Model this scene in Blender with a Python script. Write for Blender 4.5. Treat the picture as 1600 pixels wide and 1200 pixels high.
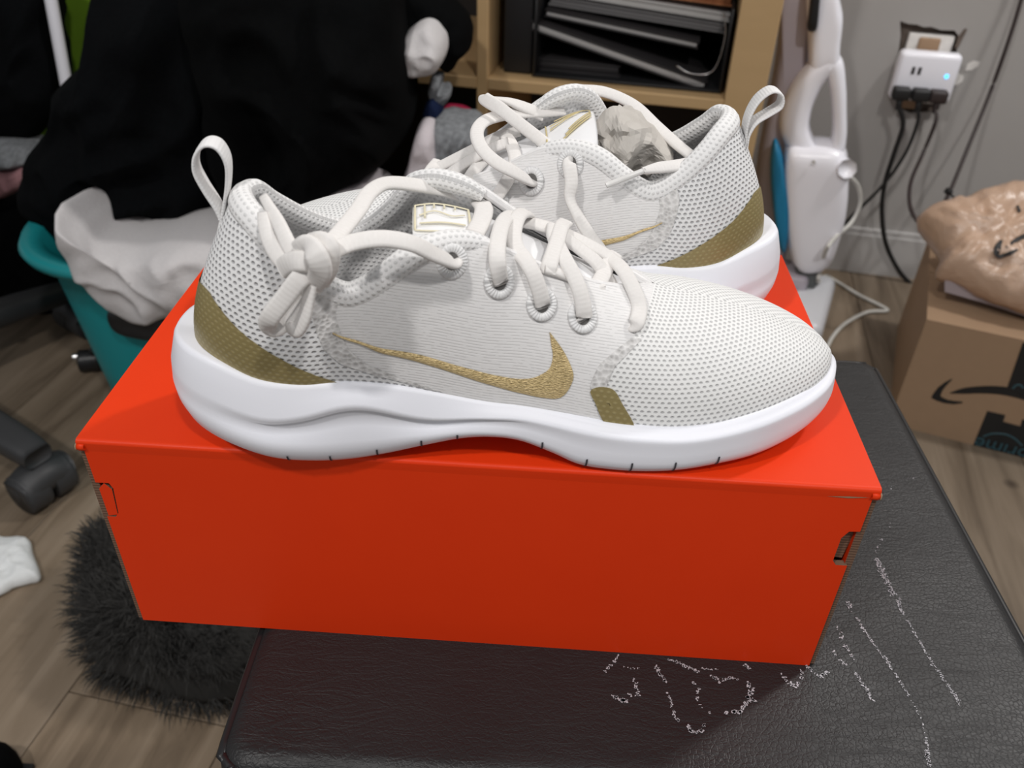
import bpy, bmesh, math, random
import numpy as np
from mathutils import Vector, Matrix, noise
for o in list(bpy.data.objects): bpy.data.objects.remove(o)
scene = bpy.context.scene
COL = scene.collection
random.seed(7)
rng = np.random.default_rng(7)

# ------------------------------------------------------------------ camera
Z0 = .42 + .11675                      # height of the shoe box lid
CAM = np.array([.02549, -.26374, Z0 + .23276])
FPX = 1323.6
def _rot(a, b, c):
    ca, sa, cb, sb, cc, sc = math.cos(a), math.sin(a), math.cos(b), math.sin(b), math.cos(c), math.sin(c)
    return (np.array([[cb, -sb, 0], [sb, cb, 0], [0, 0, 1]]) @ np.array([[1, 0, 0], [0, ca, -sa], [0, sa, ca]])
            @ np.array([[cc, 0, sc], [0, 1, 0], [-sc, 0, cc]]))
RC = _rot(-.62554, .0391, -.03583)
cd = bpy.data.cameras.new('camera'); cam = bpy.data.objects.new('camera', cd); COL.objects.link(cam)
cd.sensor_width = 36; cd.lens = FPX * 36 / 1600; cd.clip_start = .01
mw = Matrix.Identity(4)
for i in range(3):
    mw[i][0] = RC[i, 0]; mw[i][1] = RC[i, 2]; mw[i][2] = -RC[i, 1]; mw[i][3] = CAM[i]
cam.matrix_world = mw
cd.dof.use_dof = True; cd.dof.focus_distance = .385; cd.dof.aperture_fstop = 13.0
scene.camera = cam

# ------------------------------------------------------------------ light
w = bpy.data.worlds.new('world'); scene.world = w; w.use_nodes = True
w.node_tree.nodes['Background'].inputs[0].default_value = (.95, .97, 1.0, 1)
w.node_tree.nodes['Background'].inputs[1].default_value = .30
def lamp(name, loc, power, size, col=(1, .97, .945)):
    ld = bpy.data.lights.new(name, 'POINT'); ld.energy = power; ld.shadow_soft_size = size; ld.color = col
    o = bpy.data.objects.new(name, ld); o.location = loc; COL.objects.link(o); return o
lamp('ceiling_bulb_a', (-.75, -.85, 2.15), 57, .06)
lamp('ceiling_bulb_b', (.50, -.95, 2.15), 48, .06)
lamp('ceiling_bulb_c', (1.15, .75, 1.95), 55, .07)
vs = scene.view_settings
vs.view_transform = 'Standard'; vs.look = 'None'; vs.exposure = -.06; vs.gamma = 1.0; vs.use_curve_mapping = False

# ------------------------------------------------------------------ helpers
def ray(x, y): return RC @ np.array([(x - 800) / FPX, 1, -(y - 600) / FPX])
def at_plane(x, y, P, n):
    d = ray(x, y); P = np.asarray(P, float); n = np.asarray(n, float)
    return CAM + d * (np.dot(P - CAM, n) / np.dot(d, n))
def at_z(x, y, z): return at_plane(x, y, (0, 0, z), (0, 0, 1))
def at_y(x, y, Y): return at_plane(x, y, (0, Y, 0), (0, 1, 0))

def tag(o, label=None, cat=None, group=None, kind=None):
    if label: o['label'] = label
    if cat: o['category'] = cat
    if group: o['group'] = group
    if kind: o['kind'] = kind
    return o
def empty(name, loc=(0, 0, 0), rz=0):
    o = bpy.data.objects.new(name, None); o.empty_display_size = .02
    o.location = loc; o.rotation_euler = (0, 0, rz); COL.objects.link(o); return o
def obj(name, V, F, mats, parent=None, smooth=True, uv=None, mi=None, loc=None, rz=0, weld=0):
    """one mesh object from vertices and faces"""
    me = bpy.data.meshes.new(name)
    me.from_pydata([tuple(map(float, v)) for v in V], [], [tuple(map(int, f)) for f in F])
    if not isinstance(mats, (list, tuple)): mats = [mats]
    for m in mats: me.materials.append(m)
    if mi is not None: me.polygons.foreach_set('material_index', np.asarray(mi, dtype=np.int32))
    if uv is not None:
        uv = np.asarray(uv, float); l = me.uv_layers.new(name='UVMap')
        idx = np.zeros(len(me.loops), dtype=np.int32); me.loops.foreach_get('vertex_index', idx)
        l.data.foreach_set('uv', uv[idx].ravel())
    if weld:
        bm = bmesh.new(); bm.from_mesh(me); bmesh.ops.remove_doubles(bm, verts=bm.verts, dist=weld)
        bmesh.ops.recalc_face_normals(bm, faces=bm.faces); bm.to_mesh(me); bm.free()
    me.polygons.foreach_set('use_smooth', np.full(len(me.polygons), bool(smooth)))
    me.update()
    o = bpy.data.objects.new(name, me); COL.objects.link(o)
    if parent: o.parent = parent
    if loc is not None: o.location = loc
    if rz: o.rotation_euler = (0, 0, rz)
    return o
def quads(n, m, wu=False, wv=False, base=0, flip=False):
    F = []
    for i in range(n if wu else n - 1):
        for j in range(m if wv else m - 1):
            a = i * m + j; b = ((i + 1) % n) * m + j; c = ((i + 1) % n) * m + (j + 1) % m; d = i * m + (j + 1) % m
            F.append((a + base, d + base, c + base, b + base) if flip else (a + base, b + base, c + base, d + base))
    return F
class MB:
    def __init__(s): s.V = []; s.F = []; s.M = []; s.UV = []
    def add(s, V, F, m=0, uv=None):
        b = len(s.V); s.V += [tuple(v) for v in V]; s.F += [tuple(i + b for i in f) for f in F]; s.M += [m] * len(F)
        s.UV += [tuple(q) for q in uv] if uv is not None else [(0, 0)] * len(V)
        return s
    def box(s, lo, hi, m=0, R=None, t=(0, 0, 0)):
        x0, y0, z0 = lo; x1, y1, z1 = hi
        V = np.array([(x0, y0, z0), (x1, y0, z0), (x1, y1, z0), (x0, y1, z0), (x0, y0, z1), (x1, y0, z1), (x1, y1, z1), (x0, y1, z1)])
        if R is not None: V = V @ np.array(R).T
        return s.add(V + np.array(t), [(0, 3, 2, 1), (4, 5, 6, 7), (0, 1, 5, 4), (1, 2, 6, 5), (2, 3, 7, 6), (3, 0, 4, 7)], m)
    def build(s, name, mats, parent=None, smooth=False, weld=0, **k):
        return obj(name, s.V, s.F, mats, parent, smooth, s.UV, s.M, weld=weld, **k)
def rbox(name, size, bev, mat, parent=None, loc=(0, 0, 0), rz=0, seg=3, R=None, smooth=True):
    """a bevelled block, centred on loc"""
    bm = bmesh.new(); bmesh.ops.create_cube(bm, size=1)
    for v in bm.verts: v.co = Vector((v.co.x * size[0], v.co.y * size[1], v.co.z * size[2]))
    if bev: bmesh.ops.bevel(bm, geom=list(bm.edges), offset=bev, segments=seg, affect='EDGES', profile=.5)
    if R is not None:
        Rm = Matrix([list(r) for r in R])
        for v in bm.verts: v.co = Rm @ v.co
    me = bpy.data.meshes.new(name); bm.to_mesh(me); bm.free(); me.materials.append(mat)
    me.polygons.foreach_set('use_smooth', np.full(len(me.polygons), bool(smooth and bev)))
    o = bpy.data.objects.new(name, me); COL.objects.link(o); o.parent = parent; o.location = loc; o.rotation_euler = (0, 0, rz)
    return o
def crom(A, u):
    """Catmull-Rom spline through the rows of A, u in 0..1"""
    A = np.asarray(A, float); n = len(A) - 1
    v = np.clip(np.asarray(u, float), 0, 1) * n; i = np.minimum(v.astype(int), n - 1); f = (v - i)[..., None]
    p1 = A[i]; p2 = A[i + 1]
    p0 = np.where((i > 0)[..., None], A[np.maximum(i - 1, 0)], 2 * p1 - p2)
    p3 = np.where((i + 2 <= n)[..., None], A[np.minimum(i + 2, n)], 2 * p2 - p1)
    return .5 * ((2 * p1) + (p2 - p0) * f + (2 * p0 - 5 * p1 + 4 * p2 - p3) * f * f + (3 * p1 - p0 - 3 * p2 + p3) * f ** 3)
def closed_spline(P, n):
    P = np.asarray(P, float); k = len(P); A = np.vstack([P[-2:], P, P[:3]])
    u = (2 + np.arange(n) / n * k) / (len(A) - 1)
    return crom(A, u)
def sweep(path, w, h, up=(0, 0, 1), n=12, res=8, twist=None, closed=False, power=2.4, taper=False):
    """flat or round band swept along a spline: returns V, F, UV"""
    P = np.asarray(path, float)
    k = max(2, (len(P) - 1) * res + 1)
    Q = closed_spline(P, len(P) * res) if closed else crom(P, np.linspace(0, 1, k))
    k = len(Q)
    T = np.roll(Q, -1, 0) - np.roll(Q, 1, 0) if closed else np.gradient(Q, axis=0)
    T /= np.maximum(np.linalg.norm(T, axis=1, keepdims=True), 1e-9)
    up = np.asarray(up, float)
    U = crom(up, np.linspace(0, 1, k)) if up.ndim == 2 else np.repeat(up[None], k, 0)
    N = U - (U * T).sum(1, keepdims=True) * T; ln = np.linalg.norm(N, axis=1, keepdims=True)
    for i in range(k):                                   # where the hint is parallel, carry the last normal
        if ln[i] < .15 and i: N[i] = N[i - 1] - np.dot(N[i - 1], T[i]) * T[i]
    N /= np.maximum(np.linalg.norm(N, axis=1, keepdims=True), 1e-9)
    Bn = np.cross(T, N)
    if twist is not None:
        a = np.interp(np.linspace(0, 1, k), np.linspace(0, 1, len(twist)), np.radians(twist))[:, None]
        N, Bn = N * np.cos(a) + Bn * np.sin(a), Bn * np.cos(a) - N * np.sin(a)
    th = np.linspace(0, 2 * np.pi, n, endpoint=False)
    cx = np.sign(np.cos(th)) * np.abs(np.cos(th)) ** (2 / power); cy = np.sign(np.sin(th)) * np.abs(np.sin(th)) ** (2 / power)
    W = np.interp(np.linspace(0, 1, k), np.linspace(0, 1, len(np.atleast_1d(w))), np.atleast_1d(w))[:, None, None] / 2
    H = np.interp(np.linspace(0, 1, k), np.linspace(0, 1, len(np.atleast_1d(h))), np.atleast_1d(h))[:, None, None] / 2
    V = Q[:, None] + Bn[:, None] * cx[None, :, None] * W + N[:, None] * cy[None, :, None] * H
    d = np.r_[0, np.cumsum(np.linalg.norm(np.diff(Q, axis=0), axis=1))]
    uv = np.stack([np.repeat(d[:, None], n, 1), np.repeat(th[None] / 2 / np.pi, k, 0) * (np.mean(w) + np.mean(h)) * 1.5], -1)
    F = quads(k, n, wu=closed, wv=True, flip=True)
    if not closed: F += [tuple(range(n)), tuple((k - 1) * n + i for i in reversed(range(n)))]
    return V.reshape(-1, 3), F, uv.reshape(-1, 2)
def tube(name, path, r, mat, parent=None, res=8, n=8, closed=False):
    V, F, uv = sweep(path, 2 * np.atleast_1d(r), 2 * np.atleast_1d(r), up=(.13, .31, .94), n=n, res=res, closed=closed, power=2)
    return obj(name, V, F, mat, parent, True, uv)
def fold_noise(p, seed, sc):
    q = Vector((p[0] * sc + seed * 7.3, p[1] * sc - seed * 3.1, p[2] * sc + seed * 1.7))
    a = noise.noise(q + Vector((0, 0, noise.noise(q * .6) * 1.6)))
    b = noise.noise(q * 2.1 + Vector((3, 1, noise.noise(q) * 2)))
    return (1 - abs(a) * 2.4) * .55 + (1 - abs(b) * 2.6) * .28 + noise.noise(q * 4.7) * .12
def pillow(name, outline, P0, n, front, back, mat, parent=None, seed=1, amp=.02, sc=9, nr=14, na=72, edge=.5, stretch=(1, 1, 1)):
    """a soft closed body: traced outline at its own depth, inflated to real thickness, with folds"""
    n = np.asarray(n, float); n /= np.linalg.norm(n)
    L = closed_spline(np.asarray(outline, float), na); c = L.mean(0)
    V = []; rings = []
    prof = [(r, math.sqrt(max(0, 1 - r ** (2 / edge)))) for r in np.linspace(0, 1, nr)]
    seq = [(r, h * front) for r, h in prof[1:]] + [(r, -h * back) for r, h in prof[-2:0:-1]]
    for r, h in seq: V += [c + (p - c) * r - n * h for p in L]
    k = len(seq); V = np.array(V + [c - n * front, c + n * back])
    st = np.array(stretch)
    for i in range(len(V)):
        r = seq[i // na][0] if i < k * na else 0
        d = V[i] - c; d = d / max(np.linalg.norm(d), 1e-6)
        side = -1 if (i < k * na and seq[i // na][1] >= 0) or i == k * na else 1
        V[i] = V[i] + (n * side * .8 + d * .35 * (r < .99)) * amp * fold_noise(V[i] * st, seed, sc) * (1 - .9 * r ** 5)
    F = quads(k, na, wv=True)
    F += [(k * na, j, (j + 1) % na) for j in range(na)] + [(k * na + 1, (k - 1) * na + (j + 1) % na, (k - 1) * na + j) for j in range(na)]
    cc = V.mean(0) * 1.0
    return obj(name, V, F, mat, parent, True, weld=1e-6)
def origin_to(o, p):
    """move an object's origin to p without moving its mesh"""
    o.data.transform(Matrix.Translation(-Vector(p))); o.location = p; return o

# ------------------------------------------------------------------ materials
def new_mat(name, col, rough=.6, metal=0, spec=.5, **kw):
    m = bpy.data.materials.new(name); m.use_nodes = True
    b = m.node_tree.nodes['Principled BSDF']
    b.inputs['Base Color'].default_value = (*col, 1); b.inputs['Roughness'].default_value = rough
    b.inputs['Metallic'].default_value = metal; b.inputs['Specular IOR Level'].default_value = spec
    for k, v in kw.items(): b.inputs[k].default_value = v
    return m
class NT:
    """tiny node-tree writer"""
    def __init__(s, m): s.t = m.node_tree; s.b = s.t.nodes['Principled BSDF']
    def n(s, typ, **kw):
        o = s.t.nodes.new(typ)
        for k, v in kw.items(): setattr(o, k, v)
        return o
    def link(s, a, b): s.t.links.new(a, b)
    def val(s, sock, v):
        if hasattr(v, 'is_output') or isinstance(v, bpy.types.NodeSocket): s.link(v, sock)
        else: sock.default_value = v
    def math(s, op, a, b=0., c=0.):
        o = s.n('ShaderNodeMath', operation=op); s.val(o.inputs[0], a); s.val(o.inputs[1], b); s.val(o.inputs[2], c); return o.outputs[0]
    def coord(s, kind='Object', scale=(1, 1, 1), rot=(0, 0, 0)):
        c = s.n('ShaderNodeTexCoord'); m = s.n('ShaderNodeMapping'); m.inputs['Scale'].default_value = scale; m.inputs['Rotation'].default_value = rot
        s.link(c.outputs[kind], m.inputs[0]); return m.outputs[0]
    def noise(s, vec, scale, detail=3, rough=.5, dist=0):
        o = s.n('ShaderNodeTexNoise'); s.link(vec, o.inputs['Vector']); o.inputs['Scale'].default_value = scale
        o.inputs['Detail'].default_value = detail; o.inputs['Roughness'].default_value = rough; o.inputs['Distortion'].default_value = dist
        return o.outputs[0]
    def voro(s, vec, scale, feature='F1'):
        o = s.n('ShaderNodeTexVoronoi', feature=feature); s.link(vec, o.inputs['Vector']); o.inputs['Scale'].default_value = scale; return o.outputs['Distance']
    def ramp(s, fac, stops):
        o = s.n('ShaderNodeValToRGB'); r = o.color_ramp
        while len(r.elements) < len(stops): r.elements.new(.5)
        for e, (p, c) in zip(r.elements, stops): e.position = p; e.color = (*c, 1) if len(c) == 3 else c
        s.link(fac, o.inputs[0]); return o.outputs[0]
    def mix(s, fac, a, b, blend='MIX'):
        o = s.n('ShaderNodeMix', data_type='RGBA', blend_type=blend)
        s.val(o.inputs[0], fac)
        for k, v in ((6, a), (7, b)):
            if isinstance(v, tuple): o.inputs[k].default_value = (*v, 1)
            else: s.link(v, o.inputs[k])
        return o.outputs[2]
    def color(s, c): s.link(c, s.b.inputs['Base Color'])
    def bump(s, h, dist, strength=1.0):
        o = s.n('ShaderNodeBump'); o.inputs['Strength'].default_value = strength; o.inputs['Distance'].default_value = dist
        s.link(h, o.inputs['Height']); s.link(o.outputs[0], s.b.inputs['Normal'])
def dots(t, du, dv):
    """staggered dimples from a metre-scaled UV map, 0 in the hole and 1 on the yarn"""
    sp = t.n('ShaderNodeSeparateXYZ'); c = t.n('ShaderNodeTexCoord'); t.link(c.outputs['UV'], sp.inputs[0])
    v = t.math('DIVIDE', sp.outputs[1], dv); u = t.math('DIVIDE', sp.outputs[0], du)
    row = t.math('FLOOR', v); u2 = t.math('ADD', u, t.math('MULTIPLY', t.math('MODULO', t.math('ABSOLUTE', row), 2.), .5))
    fx = t.math('SUBTRACT', t.math('FRACT', t.math('ADD', u2, 100.)), .5); fy = t.math('SUBTRACT', t.math('FRACT', t.math('ADD', v, 100.)), .5)
    d = t.math('SQRT', t.math('ADD', t.math('MULTIPLY', fx, fx), t.math('MULTIPLY', fy, fy)))
    o = t.n('ShaderNodeMapRange', interpolation_type='SMOOTHSTEP'); t.link(d, o.inputs[0]); o.inputs[1].default_value = .10; o.inputs[2].default_value = .40
    return o.outputs[0]
def mesh_fabric(name, hi, lo, du, dv, depth=.0006, rough=.85):
    m = new_mat(name, hi, rough, spec=.2); t = NT(m); h = dots(t, du, dv)
    t.color(t.mix(h, lo, hi)); t.bump(h, depth, .9); return m
def rib_fabric(name, hi, lo, pitch, depth=.0002):
    m = new_mat(name, hi, .8, spec=.25); t = NT(m)
    c = t.n('ShaderNodeTexCoord'); sp = t.n('ShaderNodeSeparateXYZ'); t.link(c.outputs['UV'], sp.inputs[0])
    nz = t.noise(t.coord('UV', (260, 900, 1)), 1.0, 2)
    s_ = t.math('SINE', t.math('ADD', t.math('MULTIPLY', sp.outputs[1], 2 * math.pi / pitch), t.math('MULTIPLY', nz, 1.2)))
    k = t.n('ShaderNodeMapRange'); t.link(s_, k.inputs[0]); k.inputs[1].default_value = -1; k.inputs[2].default_value = -.2
    k2 = t.math('MAXIMUM', k.outputs[0], t.math('GREATER_THAN', nz, .56))
    t.color(t.mix(k2, lo, hi)); t.bump(k2, depth, .8); return m
def cloth(name, col, rough=.9, var=.25, sc=300):
    m = new_mat(name, col, rough, spec=.06); t = NT(m); v = t.coord('Object')
    nz = t.noise(v, sc, 3); t.color(t.mix(nz, tuple(c * (1 - var) for c in col), tuple(min(1, c * (1 + var)) for c in col)))
    t.bump(nz, .001, .4); return m
def card(name, col, var=.06):
    m = new_mat(name, col, .62, spec=.3); t = NT(m); v = t.coord('Object')
    nz = t.noise(v, 60, 5, .6); n2 = t.noise(v, 900, 2)
    t.color(t.mix(nz, tuple(c * (1 - var) for c in col), tuple(c * (1 + var) for c in col))); t.bump(n2, .0003, .15); return m

M = {}
M['toe_mesh'] = mesh_fabric('toe_mesh', (.86, .86, .85), (.58, .58, .58), .0026, .0019, .0004)
M['heel_mesh'] = mesh_fabric('heel_mesh', (.84, .84, .84), (.50, .50, .51), .0029, .0022, .0007)
M['knit'] = rib_fabric('knit', (.84, .83, .825), (.76, .75, .745), .00125, .0001)
M['lining'] = mesh_fabric('lining', (.84, .835, .83), (.68, .68, .68), .0024, .0022, .0003)
M['collar'] = mesh_fabric('collar', (.85, .845, .84), (.72, .72, .715), .0022, .0020, .0003)
M['tongue'] = new_mat('tongue', (.86, .86, .87), .55)
M['midsole'] = new_mat('midsole', (.88, .89, .95), .42, spec=.4)
t = NT(M['midsole']); t.bump(t.noise(t.coord('Object'), 900, 2), .0001, .25)
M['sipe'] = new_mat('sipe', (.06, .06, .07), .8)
M['insole'] = cloth('insole', (.55, .54, .53))
m = M['gold'] = new_mat('gold', (.32, .26, .11), .42, .15); t = NT(m); h = dots(t, .0029, .0021)
t.color(t.mix(h, (.37, .305, .145), (.30, .24, .10))); t.bump(h, .0004, .3)
m = M['thread'] = new_mat('thread', (.52, .40, .19), .45, .25); t = NT(m); v = t.coord('UV', (1, 1, 1), (0, 0, .5))
nz = t.noise(t.coord('UV', (650, 2300, 1), (0, 0, .6)), 1, 1); t.color(t.mix(nz, (.36, .24, .075), (1.0, .80, .44))); t.bump(nz, .0010, 1.)
m = M['band'] = new_mat('band', (.74, .73, .72), .85, spec=.2); t = NT(m); v = t.coord('UV')
nz = t.voro(v, 520); t.color(t.mix(nz, (.50, .49, .48), (.86, .85, .84))); t.bump(nz, .0007, .8)
m = M['lace'] = new_mat('lace', (.72, .70, .675), .85, spec=.2); t = NT(m)
c_ = t.n('ShaderNodeTexCoord'); sp = t.n('ShaderNodeSeparateXYZ'); t.link(c_.outputs['UV'], sp.inputs[0])
s_ = t.math('SINE', t.math('MULTIPLY', sp.outputs[0], 2 * math.pi / .0017)); t.bump(s_, .00005, .35)
n2 = t.noise(t.coord('UV', (900, 900, 1)), 1.0, 2); t.color(t.mix(n2, (.74, .715, .69), (.82, .80, .78)))
M['aglet'] = new_mat('aglet', (.74, .73, .71), .3)
m = M['stitch'] = new_mat('stitch', (.80, .80, .80), .4); t = NT(m); c_ = t.n('ShaderNodeTexCoord'); sp = t.n('ShaderNodeSeparateXYZ'); t.link(c_.outputs['UV'], sp.inputs[0])
t.bump(t.math('SINE', t.math('MULTIPLY', sp.outputs[0], 2 * math.pi / .0011)), .00013, .6)
M['hole'] = new_mat('hole', (.12, .115, .11), .9)
m = M['webbing'] = new_mat('webbing', (.80, .795, .79), .8, spec=.2); t = NT(m)
c_ = t.n('ShaderNodeTexCoord'); sp = t.n('ShaderNodeSeparateXYZ'); t.link(c_.outputs['UV'], sp.inputs[0])
t.bump(t.math('SINE', t.math('MULTIPLY', sp.outputs[0], 2 * math.pi / .0013)), .00008, .4)
m = M['orange'] = new_mat('orange', (.86, .085, .012), .45, spec=.22); t = NT(m); v = t.coord('Object')
t.color(t.mix(t.noise(v, 25, 5, .6), (.75, .039, .0042), (.80, .046, .0050))); t.bump(t.noise(v, 1300, 2), .0002, .12)
m = M['kraft'] = new_mat('kraft', (.30, .19, .11), .85, spec=.2); t = NT(m); v = t.coord('Object', (1, 1, 1))
sn = t.n('ShaderNodeTexWave', wave_type='BANDS', bands_direction='Z'); t.link(v, sn.inputs[0]); sn.inputs['Scale'].default_value = 200; sn.inputs['Distortion'].default_value = 1.5
t.color(t.mix(sn.outputs[0], (.13, .075, .050), (.20, .12, .08))); t.bump(sn.outputs[0], .0004, .3)
m = M['leather'] = new_mat('leather', (.012, .011, .012), .36, spec=.42); t = NT(m); v = t.coord('Object')
g = t.voro(v, 420, 'DISTANCE_TO_EDGE'); g2 = t.math('MINIMUM', t.math('MULTIPLY', g, 6.), 1.)
wr = t.noise(t.coord('Object', (45, 150, 40), (0, 0, -.35)), 1.0, 4, .6, 1.2); wr2 = t.math('ABSOLUTE', t.math('SUBTRACT', wr, .5)); wr3 = t.math('MINIMUM', t.math('MULTIPLY', wr2, 9.), 1.)
amt = t.noise(v, 9, 2)
h = t.math('ADD', t.math('MULTIPLY', g2, .35), t.math('MULTIPLY', wr3, amt))
t.bump(h, .0006, .35); t.color(t.mix(t.noise(v, 12, 4), (.011, .011, .0115), (.016, .0155, .016)))
t.link(t.ramp(t.noise(v, 14, 3), [(.3, (.42,) * 3), (.7, (.54,) * 3)]), t.b.inputs['Roughness'])
M['piping'] = new_mat('piping', (.010, .010, .011), .4)
M['scuff'] = new_mat('scuff', (.50, .50, .53), .9)
m = M['plank'] = new_mat('plank', (.2, .15, .1), .5, spec=.35); t = NT(m)
oi = t.n('ShaderNodeObjectInfo'); c_ = t.n('ShaderNodeTexCoord'); va = t.n('ShaderNodeVectorMath', operation='ADD'); cm = t.n('ShaderNodeCombineXYZ')
t.link(t.math('MULTIPLY', oi.outputs['Random'], 37.), cm.inputs[2]); t.link(t.math('MULTIPLY', oi.outputs['Random'], 11.), cm.inputs[0])
t.link(c_.outputs['Object'], va.inputs[0]); t.link(cm.outputs[0], va.inputs[1])
mp = t.n('ShaderNodeMapping'); mp.inputs['Scale'].default_value = (26, 2.2, 1); t.link(va.outputs[0], mp.inputs[0])
g = t.noise(mp.outputs[0], 1.0, 6, .62, .9); k = t.voro(va.outputs[0], 5.5)
base = t.ramp(g, [(.28, (.12, .088, .060)), (.5, (.235, .182, .130)), (.75, (.33, .265, .20))])
kn = t.n('ShaderNodeMapRange'); t.link(k, kn.inputs[0]); kn.inputs[1].default_value = .015; kn.inputs[2].default_value = .07
c2 = t.mix(kn.outputs[0], (.07, .05, .036), base)
tone = t.ramp(oi.outputs['Random'], [(0, (.80, .80, .80)), (1, (1.12, 1.08, 1.02))])
t.color(t.mix(1., c2, tone, 'MULTIPLY')); t.bump(g, .0006, .3)
m = M['wall'] = new_mat('wall', (.40, .385, .37), .8, spec=.2); t = NT(m); v = t.coord('Object')
t.color(t.mix(t.noise(v, 6, 5, .6), (.37, .355, .34), (.42, .405, .39))); t.bump(t.noise(v, 120, 3), .0008, .25)
M['plaster'] = cloth('plaster', (.74, .72, .69), .9, .12, 120)
M['drywall_core'] = cloth('drywall_core', (.16, .13, .11), .95, .5, 90)
M['trim'] = new_mat('trim', (.50, .49, .48), .5)
m = M['shelf_wood'] = new_mat('shelf_wood', (.42, .28, .14), .5, spec=.3); t = NT(m)
g = t.noise(t.coord('Object', (6, 6, 40)), 1.0, 4, .6, .5); t.color(t.mix(g, (.47, .315, .155), (.57, .385, .20)))
M['black_plastic'] = new_mat('black_plastic', (.012, .012, .013), .4)
M['dark_plastic'] = new_mat('dark_plastic', (.035, .036, .038), .5)
M['white_plastic'] = new_mat('white_plastic', (.90, .90, .96), .28)
M['lilac_plastic'] = new_mat('lilac_plastic', (.50, .46, .52), .4)
M['grey_plastic'] = new_mat('grey_plastic', (.10, .11, .11), .5)
M['blue_plastic'] = new_mat('blue_plastic', (.012, .20, .38), .35)
M['clear_plastic'] = new_mat('clear_plastic', (.62, .63, .66), .3)
M['teal'] = new_mat('teal', (.012, .27, .29), .38)
M['chrome'] = new_mat('chrome', (.7, .7, .7), .25, 1)
M['cord_black'] = new_mat('cord_black', (.010, .010, .010), .5)
M['cord_brown'] = new_mat('cord_brown', (.030, .020, .019), .5)
M['cord_white'] = new_mat('cord_white', (.62, .61, .57), .5)
M['carton'] = card('carton', (.34, .225, .14))
M['ink'] = new_mat('ink', (.010, .009, .009), .6)
M['tape'] = new_mat('tape', (.010, .012, .014), .25)
M['tape_print'] = new_mat('tape_print', (.030, .085, .105), .4)
m = M['mailer'] = new_mat('mailer', (.50, .34, .24), .33, spec=.6); t = NT(m); v = t.coord('Object')
t.bump(t.noise(v, 45, 4, .55, .6), .006, .5); t.color(t.mix(t.noise(v, 14, 3), (.44, .29, .20), (.55, .385, .28)))
M['clear_film'] = new_mat('clear_film', (.36, .31, .33), .3)
M['black_cloth'] = cloth('black_cloth', (.0032, .0036, .0042), .95, .35, 220)
M['navy_cloth'] = cloth('navy_cloth', (.010, .016, .045), .9)
M['soft_black'] = cloth('soft_black', (.0026, .0028, .0030), .95, .3, 150)
M['white_cloth'] = cloth('white_cloth', (.62, .60, .60), .9, .08)
M['blush_cloth'] = cloth('blush_cloth', (.60, .55, .57), .9, .08)
M['pink_cloth'] = cloth('pink_cloth', (.34, .18, .19), .9, .2, 60)
M['red_cloth'] = cloth('red_cloth', (.33, .018, .055), .9)
M['grey_cloth'] = cloth('grey_cloth', (.21, .22, .23), .95, .6, 160)
M['lime'] = cloth('lime', (.15, .27, .022), .8, .12, 40)
M['tissue'] = cloth('tissue', (.78, .80, .80), .9, .04)
m = M['paper'] = new_mat('paper', (.56, .53, .49), .8, spec=.25); t = NT(m); v = t.coord('Object')
t.bump(t.voro(v, 70), .005, .35); t.color(t.mix(t.noise(v, 60, 4), (.47, .44, .40), (.62, .59, .55)))
M['page'] = new_mat('page', (.42, .41, .40), .8)
M['page_light'] = new_mat('page_light', (.52, .51, .49), .8)
M['page_grey'] = new_mat('page_grey', (.15, .145, .145), .8)
M['cover'] = new_mat('cover', (.018, .016, .017), .6)
M['binder'] = new_mat('binder', (.008, .008, .009), .5)
m = M['copper'] = new_mat('copper', (.33, .13, .055), .5); t = NT(m)
g = t.noise(t.coord('Object', (260, 6, 6)), 1, 3); t.color(t.mix(g, (.22, .075, .03), (.44, .19, .085)))
M['green'] = new_mat('green', (.01, .10, .03), .5)
M['red'] = new_mat('red', (.35, .03, .02), .5)
m = M['led'] = new_mat('led', (.1, .5, 1), .4); m.node_tree.nodes['Principled BSDF'].inputs['Emission Color'].default_value = (.05, .45, 1, 1)
m.node_tree.nodes['Principled BSDF'].inputs['Emission Strength'].default_value = 3
M['fur'] = new_mat('fur', (.042, .041, .039), .9, spec=.1)
M['print_gold'] = new_mat('print_gold', (.62, .52, .27), .4, .2)
M['print_pale'] = new_mat('print_pale', (.78, .72, .52), .5)

# ------------------------------------------------------------------ the room
TH = math.radians(-8.5); OW = np.array([.64, 1.25, 0.])
EU = np.array([math.cos(TH), math.sin(TH), 0]); EV = np.array([-math.sin(TH), math.cos(TH), 0])
def room(u, v, z): return OW + EU * u + EV * v + np.array([0, 0, z])
def at_wall(x, y, v=0.): return at_plane(x, y, OW + EV * v, EV)
def wall_uz(P): d = np.asarray(P) - OW; return float(d @ EU), float(P[2])
RZ = TH
# wall with the torn opening round the outlet
hole_px = [(905, 116), (950, 132), (1000, 136), (1035, 150), (1075, 148), (1130, 166), (1205, 168), (1226, 196), (1216, 300), (1190, 450), (1160, 560), (1060, 617), (960, 622), (893, 592), (880, 520), (888, 330), (908, 200)]
HO = [wall_uz(at_wall(1150 + x / 3.529, y / 3.529)) for x, y in hole_px]
bm = bmesh.new()
ov = [bm.verts.new((u, 0, z)) for u, z in ((-2.6, 0), (1.4, 0), (1.4, 2.4), (-2.6, 2.4))]
iv = [bm.verts.new((u, 0, z)) for u, z in HO]
es = [bm.edges.new((L[i], L[(i + 1) % len(L)])) for L in (ov, iv) for i in range(len(L))]
bmesh.ops.triangle_fill(bm, edges=es, use_beauty=True)
bv = [bm.verts.new((u, .016, z)) for u, z in HO]
for i in range(len(iv)):
    f = bm.faces.new((iv[i], iv[(i + 1) % len(iv)], bv[(i + 1) % len(iv)], bv[i])); f.material_index = 1
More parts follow.
